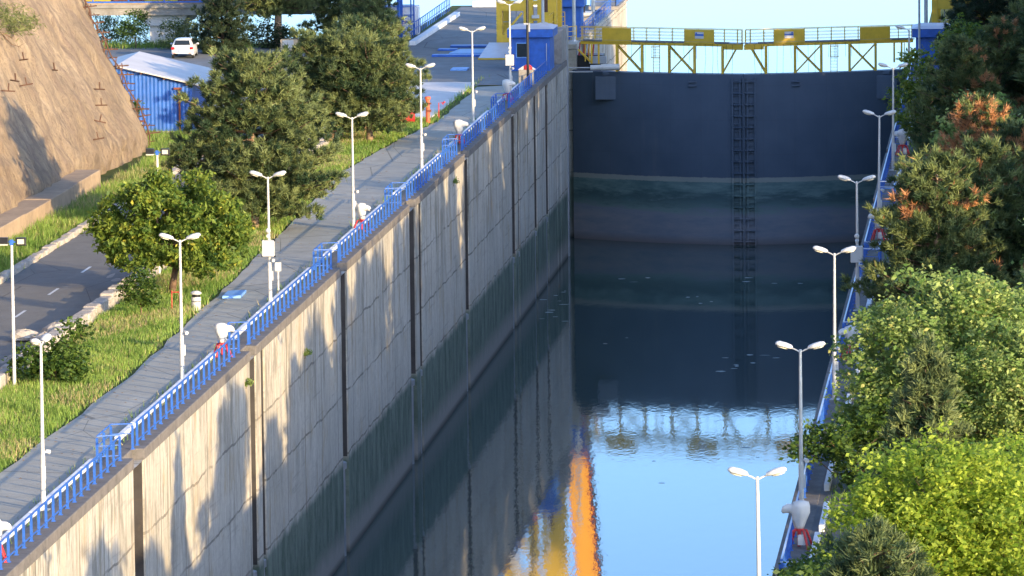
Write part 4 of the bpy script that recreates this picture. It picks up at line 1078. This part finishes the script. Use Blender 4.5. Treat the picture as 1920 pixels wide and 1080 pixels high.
def needles(P, D, rng, n=15, L=.26, W=.035, base=None, cone=.75):
    N = len(P)*n; d = np.repeat(D, n, 0)+rng.normal(0, cone, (N, 3)); d = unit(d)
    C0 = np.repeat(P, n, 0)+rng.normal(0, .05, (N, 3)); l = L*rng.uniform(.7, 1.2, (N, 1))
    side = unit(np.cross(d, rng.normal(0, 1, (N, 3))))
    V = np.stack([C0-side*W*.5, C0+side*W*.5, C0+d*l], 1).reshape(-1, 3); F = np.arange(3*N).reshape(N, 3)
    t = np.clip(np.repeat(base, n)+np.where(np.repeat(base, n) > .9, 0, rng.normal(0, .05, N)), 0, 1); return V, F, t
def pine(name, label, loc, H, Rm, mat, seed, base_h=.12, density=1.0, group=None, rz=0.0, top_round=.55, brown=.0, trunk_r=.14, bark='bark', needle_L=.30, lean=0.0, W=.058):
    rng = np.random.default_rng(seed); root = thing(name, label, 'tree', loc, rz, group)
    m = MB(); k = 7
    axis = lambda z: Vector((lean*z*z/H+.08*math.sin(z*.8+seed), .08*math.sin(z*.6+1+seed), z))
    m.tube([axis(H*i/k*.97)-Vector((0, 0, .1 if i == 0 else 0)) for i in range(k+1)], [trunk_r*(1.2-1.08*i/k)+.012 for i in range(k+1)], 8)
    P = []; D = []; B = []; lm = MB()
    levels = int(H/.42)
    for li in range(levels):
        f = li/(levels-1); z = H*(base_h+(.985-base_h)*f)
        env = Rm*((1-f)**top_round)*(.62+.38*min(1, f*4+.3))+.12
        nb = max(3, int((5+3*(1-f))*1.15))
        a0 = rng.uniform(0, 6.28)
        for bi in range(nb):
            a = a0+6.283*bi/nb+rng.normal(0, .2); Lb = env*rng.uniform(.62, 1.12); up = .10+.55*f+rng.normal(0, .08)
            st = axis(z); en = st+Vector((math.cos(a)*Lb, math.sin(a)*Lb, Lb*up-.10*Lb)); mid = st.lerp(en, .55)+Vector((0, 0, -.09*Lb))
            lm.tube([st, mid, en], [.03+.010*Lb, .018+.003*Lb, .010], 4, cap=False)
            nt = max(3, int(Lb*2.7*density)); bt = float(np.clip(rng.normal(.42, .24), 0, .9)); dead = rng.random() < brown
            for ti in range(nt):
                u = .30+.70*(ti+rng.random())/nt
                q = st.lerp(mid, u/.55) if u < .55 else mid.lerp(en, (u-.55)/.45)
                wdt = .42*Lb*(1-abs(u-.62)/.62)*.55
                off = rng.normal(0, 1)*wdt; perp = Vector((-math.sin(a), math.cos(a), 0))
                for rep in range(2):
                    q2 = q+perp*(off+rng.normal(0, .22))+Vector((rng.normal(0, .12), rng.normal(0, .12), rng.normal(.06, .16)))
                    dd = Vector((math.cos(a)*.55+perp.x*off*.8, math.sin(a)*.55+perp.y*off*.8, .75))
                    P.append(q2[:]); D.append(dd.normalized()[:]); B.append(.99 if dead and rng.random() < .8 else min(.74, bt+rng.normal(0, .22)))
    P.append(axis(H)[:]); D.append((0, 0, 1)); B.append(.6)
    m.build('trunk', bark, root, smooth=True); lm.build('limbs', 'bark', root, smooth=True)
    B = np.minimum(np.array(B), .995 if brown else .8)
    V, F, t = needles(np.array(P), np.array(D), rng, 34, needle_L*1.12, W, B, .68)
    np_mesh('crown', V, F, t, mat, root); return root

# left bank trees
broadleaf('walnut_tree', 'round glossy green tree on the grass strip beside the road', (-6.75, 266.0, 0),
  [((-.2, 0, 4.0), (1.9, 1.9, 1.5)), ((-1.9, .3, 3.7), (1.5, 1.5, 1.35)), ((1.9, -.2, 3.4), (1.6, 1.6, 1.4)), ((.6, .8, 4.7), (1.5, 1.5, 1.15)), ((-.9, -.6, 4.7), (1.2, 1.2, 1.0)), ((-2.3, -.3, 2.5), (1.1, 1.1, .95)), ((.4, -1.1, 2.7), (1.7, 1.3, 1.1)), ((2.5, 0, 2.3), (1.15, 1.2, .95)), ((-.9, 1.0, 2.6), (1.5, 1.4, 1.0)), ((1.5, -.9, 1.75), (1.2, 1.1, .75)), ((-1.5, -.9, 1.9), (1.1, 1.1, .8)), ((2.9, .2, 3.2), (1.0, 1.0, 1.0)), ((-3.0, .2, 3.3), (.8, .9, .8))],
  1.5, .17, 'walnut', 1450, 28, .15, .27, .115, 21, droop=.75, lean=(.25, 0))
broadleaf('sapling', 'young leafy sapling in front of the kerb wall', (-6.75, 256.4, 0), [((0, 0, 1.35), (.75, .75, .8)), ((.35, 0, 1.0), (.55, .5, .5)), ((-.5, .1, 1.15), (.45, .45, .5)), ((0, 0, 2.0), (.3, .3, .5))], .6, .035, 'shrub', 150, 14, .12, .16, .09, 22, cat='sapling')
broadleaf('shrub', 'dark spreading shrub beside the kerb wall at the nearest lamp', (-7.0, 233.0, 0), [((0, 0, .9), (1.25, 1.1, .9)), ((.9, .4, 1.0), (.9, .9, .8)), ((-.7, 0, .7), (.9, .9, .7)), ((1.0, 1.2, 1.8), (.5, .6, .8)), ((.4, -.4, .5), (1.2, 1, .5))], .3, .05, 'shrub', 360, 15, .16, .2, .12, 23, cat='shrub')
pine('pine_tree', 'broad bushy pine in the middle of the grass strip, in front of the hut', (-6.75, 295.6, 0), 9.0, 5.2, 'pine', 31, base_h=.15, top_round=.42, trunk_r=.19, bark='bark_pale', density=1.5)
grp = 'pines crowding the grass strip before the yard'
pine('pine_tree', 'leaning pine with a bare pinkish trunk, left in the clump by the slab', (-9.3, 349.5, 0), 6.4, 4.2, 'pine', 32, base_h=.2, top_round=.3, trunk_r=.19, bark='bark_pale', group=grp, density=1.35)
pine('pine_tree', 'pine with the palest trunk, nearest the path in the clump by the slab', (-6.75, 348.2, 0), 6.0, 4.0, 'pine', 33, base_h=.22, top_round=.28, trunk_r=.18, bark='bark_pale', group=grp, density=1.35)
pine('pine_tree', 'pine behind the others in the clump, touching the yard edge', (-7.6, 354.5, 0), 6.8, 4.0, 'pine', 34, base_h=.25, top_round=.32, trunk_r=.18, bark='bark_pale', group=grp, density=1.3)
grp = 'trees at the far edge of the yard'
pine('pine_tree', 'tall pine with a bare sunlit trunk behind the yellow cabinet', (-23.2, 431.8, 0), 10.5, 4.2, 'pine', 35, base_h=.27, top_round=.3, trunk_r=.28, bark='bark_pale', group=grp, density=1.0)
pine('pine_tree', 'bushy pine right of the bare-trunked pine at the top of the picture', (-18.6, 436.0, -.2), 10.5, 4.0, 'pine', 36, base_h=.14, top_round=.45, group=grp)
pine('pine_tree', 'pine left of the blue stair tower at the top of the picture', (-15.6, 425.0, -.1), 7.0, 2.6, 'pine', 37, base_h=.1, top_round=.5, group=grp)
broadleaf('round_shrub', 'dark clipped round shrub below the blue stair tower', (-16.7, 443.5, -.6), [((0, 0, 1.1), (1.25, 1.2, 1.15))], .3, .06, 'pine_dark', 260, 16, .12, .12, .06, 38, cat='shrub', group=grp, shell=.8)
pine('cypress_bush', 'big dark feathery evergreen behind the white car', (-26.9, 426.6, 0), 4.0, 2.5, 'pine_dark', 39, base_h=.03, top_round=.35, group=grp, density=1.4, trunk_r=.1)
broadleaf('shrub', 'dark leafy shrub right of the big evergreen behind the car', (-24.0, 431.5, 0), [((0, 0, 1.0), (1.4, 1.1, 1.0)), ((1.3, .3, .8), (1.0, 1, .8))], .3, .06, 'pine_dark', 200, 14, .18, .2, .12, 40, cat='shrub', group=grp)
broadleaf('shrub', 'olive brown shrub between the bridge pier and the white car', (-31.4, 431.5, 0), [((0, 0, 1.1), (1.1, 1.0, 1.1)), ((1.1, .3, 1.2), (1.1, 1, 1.0))], .3, .06, 'willow', 210, 14, .18, .18, .08, 41, cat='shrub', group=grp)
broadleaf('small_tree', 'small green tree growing in front of the bridge pier', (-34.4, 432.3, -.1), [((0, 0, 2.0), (.9, .9, .9)), ((-.7, .1, 1.4), (.8, .8, .6)), ((.5, 0, 2.6), (.5, .5, .5))], .8, .05, 'shrub', 150, 14, .15, .18, .09, 42, group=grp)
for i, (x, y, z, s) in enumerate([(-41, 446, -5, 1.2), (-38, 452, -8, 1.4), (-36.2, 447, -5.6, .9), (-30, 449, -6.5, 1.3), (-44, 455, -9, 1.7), (-26.5, 446, -5, 1.0), (-41.5, 449, -2.6, 1.5), (-37.8, 451, -2.4, 1.2), (-30.5, 452, -2.8, 1.4)]):
    lab = ['yellow-green willow bush under the left end of the bridge', 'willow bush on the bank just left of the bridge pier', 'small willow bush low on the bank behind the bridge', 'willow bush on the bank between the pier and the dark evergreen', 'widest willow bush down by the tailwater', 'willow bush on the bank behind the dark evergreen', 'tall willow bush filling the gap at the rock edge under the bridge', 'tall willow bush just left of the bridge pier', 'tall willow bush right of the bridge pier'][i]
    broadleaf('willow_bush', lab, (x, y, z), [((0, 0, 2.2*s), (1.9*s, 1.6*s, 1.8*s)), ((1.3*s, 0, 1.6*s), (1.4*s, 1.2*s, 1.3*s)), ((-1.2*s, .3, 1.5*s), (1.3*s, 1.2*s, 1.2*s))], .8, .08, 'willow', 240, 14, .22, .3, .07, 50+i, cat='bush', group='willow bushes on the bank', droop=.8)
broadleaf('shrub', 'leafy shrub growing against the front of the blue hut', (-22.6, 352.6, 0), [((0, 0, 1.5), (.6, .5, .7)), ((.5, 0, 1.9), (.5, .5, .35)), ((-.4, 0, 2.4), (.5, .4, .45))], .6, .05, 'shrub', 120, 12, .14, .22, .1, 60, cat='shrub')
broadleaf('shrub', 'dry yellow-green shrub hanging on top of the rock face', (-23.9, 316.0, 9.0), [((0, 0, .6), (1.2, 3.5, 1.1)), ((.3, 4, .0), (.8, 2.5, .9)), ((-.6, -5, .6), (1.2, 3.2, 1.1)), ((.9, 2, -.9), (.4, 1.2, .7)), ((.2, 8, -.3), (.5, 1.6, .5))], .2, .08, 'willow', 420, 14, .25, .34, .05, 61, cat='shrub', droop=-.4)

for i, (y, z) in enumerate([(242.2, -1.35), (262.5, -2.6), (333.0, -1.2)]):
    broadleaf('wall_plant', ['small green plant rooted in the lit wall face left of the second slot pair', 'small plant in a crack of the wall below the white cabinet lamp', 'small plant high on the shaded wall by the fifth lamp'][i], (.02, y, z), [((.12, 0, .1), (.14, .28, .3))], .05, .01, 'maple', 26, 8, .05, .11, .06, 120+i, cat='plant')

# right bank trees
grp = 'trees along the right quay'
broadleaf('lime_tree', 'bright lime green leafy tree filling the lower right corner', (31.0, 172.0, 0),
  [((0, 0, 4.4), (2.6, 2.6, 1.9)), ((-1.6, -.8, 3.6), (1.7, 1.7, 1.5)), ((1.6, 1, 4.6), (2, 2, 1.7)), ((.2, -1.6, 3.2), (2.1, 1.8, 1.7)), ((-1.1, 1.2, 4.6), (1.5, 1.5, 1.2)), ((2.2, -1.2, 3.4), (1.8, 1.8, 1.6)), ((0, -.6, 2.2), (2.2, 2, 1.4))], 1.6, .16, 'lime', 1700, 27, .18, .175, .10, 71, group=grp)
broadleaf('leafy_tree', 'pale green leafy tree with dark branches hanging over the right path', (30.3, 207.5, 0),
  [((0, 0, 5.2), (2.7, 2.7, 2.0)), ((-1.9, -.5, 4.4), (1.6, 1.7, 1.4)), ((1.9, .4, 5.2), (2.2, 2.2, 1.7)), ((.4, -1.6, 4.0), (2.2, 1.9, 1.7)), ((-1.9, -1.2, 2.9), (1.5, 1.5, 1.2)), ((-2.5, -1.0, 1.9), (1.2, 1.3, .9)), ((1.2, 1.4, 5.9), (1.5, 1.5, 1.2)), ((.2, .2, 2.6), (2.3, 2, 1.3))], 2.0, .2, 'maple', 1700, 26, .18, .19, .105, 72, group=grp)
pine('pine_tree', 'slender young pine poking up through the pale green tree', (30.2, 192.0, 0), 6.4, 1.7, 'pine', 73, base_h=.2, top_round=.7, group=grp, trunk_r=.08, density=1.6)
pine('pine_tree', 'pine top at the bottom edge in front of the lime tree', (29.4, 158.0, 0), 5.4, 2.5, 'pine', 74, base_h=.15, top_round=.45, group=grp, density=1.5)
broadleaf('shrub', 'dark leafy shrub over the railing at the bottom of the right quay', (27.3, 168.0, 0), [((0, 0, 1.6), (1.0, 1.6, 1.2)), ((-.5, -1.2, 2.0), (.8, 1.2, .8)), ((.7, .5, 1.8), (1.0, 1.2, 1.0))], .6, .06, 'shrub', 300, 18, .16, .2, .11, 75, cat='shrub', group=grp)
pine('pine_tree', 'large pine with visible straight trunk beside the right path', (29.8, 248.0, 0), 7.9, 4.0, 'pine_browning', 76, base_h=.10, top_round=.5, group=grp, brown=.06, density=1.4, trunk_r=.16, bark='bark_pale')
pine('pine_tree', 'second straight pine just right of the large pine', (31.8, 255.0, 0), 7.8, 3.2, 'pine_browning', 77, base_h=.12, top_round=.5, group=grp, brown=.10, density=1.3, trunk_r=.15, bark='bark_pale')
pine('pine_tree', 'pine with many browned needle tips at the right picture edge', (31.4, 279.0, 0), 7.9, 3.2, 'pine_browning', 78, base_h=.1, top_round=.5, group=grp, brown=.62, density=1.3)
broadleaf('leafy_tree', 'thin yellow-green leafy tree among the browning pines', (31.3, 301.0, 0), [((0, 0, 5.2), (1.7, 1.6, 1.3)), ((-1, 0, 4.2), (1.4, 1.3, 1.0)), ((1.2, 0, 4.4), (1.4, 1.3, 1.0))], 2, .12, 'maple', 260, 18, .2, .26, .12, 79, group=grp)
pine('pine_tree', 'dark shaded pine behind the browning pine', (29.9, 331.0, 0), 7.3, 3.3, 'pine_browning', 80, base_h=.1, top_round=.5, group=grp, brown=.12, density=1.2)
pine('pine_tree', 'shaded pine at the right edge above the browning pine', (32.2, 340.0, 0), 7.6, 3.3, 'pine_browning', 81, base_h=.1, top_round=.5, group=grp, brown=.05, density=1.1)
broadleaf('leafy_tree', 'narrow yellowish green tree beside the far right lamps', (27.1, 345.0, 0), [((0, 0, 4.2), (1.0, 1.2, 1.5)), ((-.4, .3, 2.6), (1.1, 1.2, 1.5)), ((.3, 0, 1.3), (1.2, 1.2, 1.2))], 1.2, .1, 'walnut', 330, 16, .2, .3, .12, 82, group=grp, droop=.7)
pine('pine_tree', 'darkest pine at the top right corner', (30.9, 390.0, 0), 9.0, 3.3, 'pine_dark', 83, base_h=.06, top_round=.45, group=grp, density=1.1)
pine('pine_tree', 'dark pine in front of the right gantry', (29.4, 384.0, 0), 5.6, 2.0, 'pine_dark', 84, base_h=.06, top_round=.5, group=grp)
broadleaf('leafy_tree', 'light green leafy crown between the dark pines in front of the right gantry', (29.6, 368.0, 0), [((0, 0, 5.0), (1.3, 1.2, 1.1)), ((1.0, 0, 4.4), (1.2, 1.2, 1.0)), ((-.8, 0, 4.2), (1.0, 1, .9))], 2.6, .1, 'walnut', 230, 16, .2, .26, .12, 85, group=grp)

# second, inner row added mostly out of view on the right bank: it shades the quay and throws the broken shadows on the left wall
src = {o['label']: o for o in bpy.data.objects if o.parent is None and 'label' in o}
PA = src['broad bushy pine in the middle of the grass strip, in front of the hut']; PB = src['large pine with visible straight trunk beside the right path']
PC = src['dark shaded pine behind the browning pine']; BA = src['pale green leafy tree with dark branches hanging over the right path']; BB = src['bright lime green leafy tree filling the lower right corner']
INNER = [(BA, 33.4, 204, .82), (BB, 33.6, 181, .8), (PC, 34.2, 276, .95), (PB, 34.4, 236, .7), (BA, 37.5, 128, .95), (PB, 38.5, 136, .8), (BB, 36.5, 143, 1.0), (BA, 38.0, 151, .65), (PA, 39, 160, .5), (BB, 37.5, 168, .65), (PB, 38.5, 176, .62), (BA, 38, 185, .65),
 (PC, 37.5, 194, .6), (BB, 38.5, 201, .65), (PA, 39, 211, .7), (PB, 38, 221, .95), (BA, 38.5, 229, 1.2), (PC, 38, 238, 1.05), (PA, 40, 247, 1.0), (BA, 38, 256, 1.25), (PB, 38.5, 264, 1.2),
 (PC, 38, 271, 1.2), (PA, 39.5, 279, 1.2), (PB, 38, 287, 1.25), (PC, 38.5, 295, 1.3), (PA, 40, 304, 1.25), (PB, 38.5, 313, 1.4), (PC, 39, 322, 1.45), (PA, 40, 331, 1.5), (PB, 39, 340, 1.6), (PC, 39.5, 349, 1.6),
 (PA, 41, 358, 1.6), (PB, 40, 367, 1.75), (PC, 40, 376, 1.75), (PA, 42, 386, 1.9), (PB, 40, 398, 1.5), (PC, 39, 406, 1.5), (PA, 39.5, 414, 1.4), (PB, 39, 422, 1.4), (PC, 47, 374, 2.6), (PB, 47.5, 382, 2.7), (PA, 48, 366, 2.4)]  # last three, outsized and unseen, are added only to shade the left gantry
for i, (s_, x, y, k) in enumerate(INNER):
    o = dup(s_, 'tree of the inner row standing back from the right quay, added mostly out of view', (x+1.2*math.sin(i*2.3), y, -.05), i*1.9, k); o['group'] = 'inner row of trees on the right bank'

broadleaf('shrub', 'dark branches of a shrub reaching over the right railing below the pale green tree', (27.7, 203.0, 0), [((0, 0, 1.6), (1.2, 1.6, 1.3)), ((-1.1, -.6, 1.9), (1.0, 1.2, .6)), ((.6, 1.5, 2.2), (1.1, 1.4, 1.1)), ((-1.9, -.8, 1.6), (.7, .8, .35)), ((.2, -1.5, 1.0), (1.0, 1.0, .9))], .5, .06, 'shrub', 420, 18, .16, .2, .11, 86, cat='shrub', group=grp)
broadleaf('shrub', 'bright leafy shrub hiding the feet of the red-legged monitor', (27.0, 180.5, 0), [((0, 0, .7), (.8, 1.4, .8)), ((.4, -2.2, .8), (.8, 1.4, .9)), ((-.5, -3.6, .7), (.8, 1.0, .8))], .3, .04, 'shrub', 260, 18, .14, .18, .1, 87, cat='shrub', group=grp)

# ------------------------------------------------------------------ grass
def grass(regions, seed, name='grass'):
    rng = np.random.default_rng(seed); Vs, Ts = [], []
    for (x0, x1, y0, y1, dens, h) in regions:
        n = int((x1-x0)*(y1-y0)*dens); x = rng.uniform(x0, x1, n); y = rng.uniform(y0, y1, n)
        if x0 < -4 and x1 > -5:
            xe = np.interp(y, [e_[0] for e_ in edge], [e_[1] for e_ in edge])-.1+rng.normal(0, .10, n); k = (x < xe) & (rng.random(n) < np.clip((xe-x)/.55, .25, 1)); x, y = x[k], y[k]; n = len(x)
        hill = .5+.5*np.sin(x*1.3+np.sin(y*.7)*2)*np.sin(y*.55+np.sin(x*.9))
        hh = h*(.45+.75*hill)*rng.uniform(.6, 1.3, n); a = rng.uniform(0, 6.28, n); wd = rng.uniform(.02, .04, n)
        lx, ly = rng.normal(0, .35, n)*hh, rng.normal(0, .35, n)*hh
        b0 = np.stack([x-np.cos(a)*wd, y-np.sin(a)*wd, np.full(n, -.07)], 1); b1 = np.stack([x+np.cos(a)*wd, y+np.sin(a)*wd, np.full(n, -.07)], 1)
        tp = np.stack([x+lx, y+ly, hh], 1); Vs.append(np.stack([b0, b1, tp], 1).reshape(-1, 3))
        patch = .5+.5*np.sin(x*.8+1.3*np.sin(y*.21))*np.sin(y*.33+x*.3)
        t = np.clip(.1+.55*patch+rng.normal(0, .2, n), 0, .92); dry = (np.sin(x*.37+2.1*np.sin(y*.11))*np.sin(y*.19+1.3*np.sin(x*.5)) > .45); t[rng.random(n) < np.where(dry, .45, .05)] = .97; Ts.append(t)
    V = np.concatenate(Vs); o = np_mesh(name, V, np.arange(len(V)).reshape(-1, 3), np.concatenate(Ts), 'grass')
    o['kind'] = 'stuff'; return o
o = grass([(-8.55, -3.6, 175, 366, 150, .26), (-18.6, -16.15, 250, 342, 70, .5), (-22, -15.5, 343, 356, 40, .45), (-60, -14, 431.5, 437, 28, .5), (-9.0, -8.5, 330, 366, 60, .4), (-1.85, -1.55, 175, 400, 7, .28), (-1.2, -.9, 175, 400, 5, .25), (-4.75, -4.1, 366, 402, 26, .35), (-9.3, -8.9, 366, 400, 20, .3), (-16.3, -15.7, 200, 340, 10, .35)], 91)
o['label'] = 'green and straw-yellow grass of the strips beside path and road'
o = grass([(26.7, 34, 150, 420, 14, .35)], 92); o['label'] = 'rough grass under the trees of the right bank'
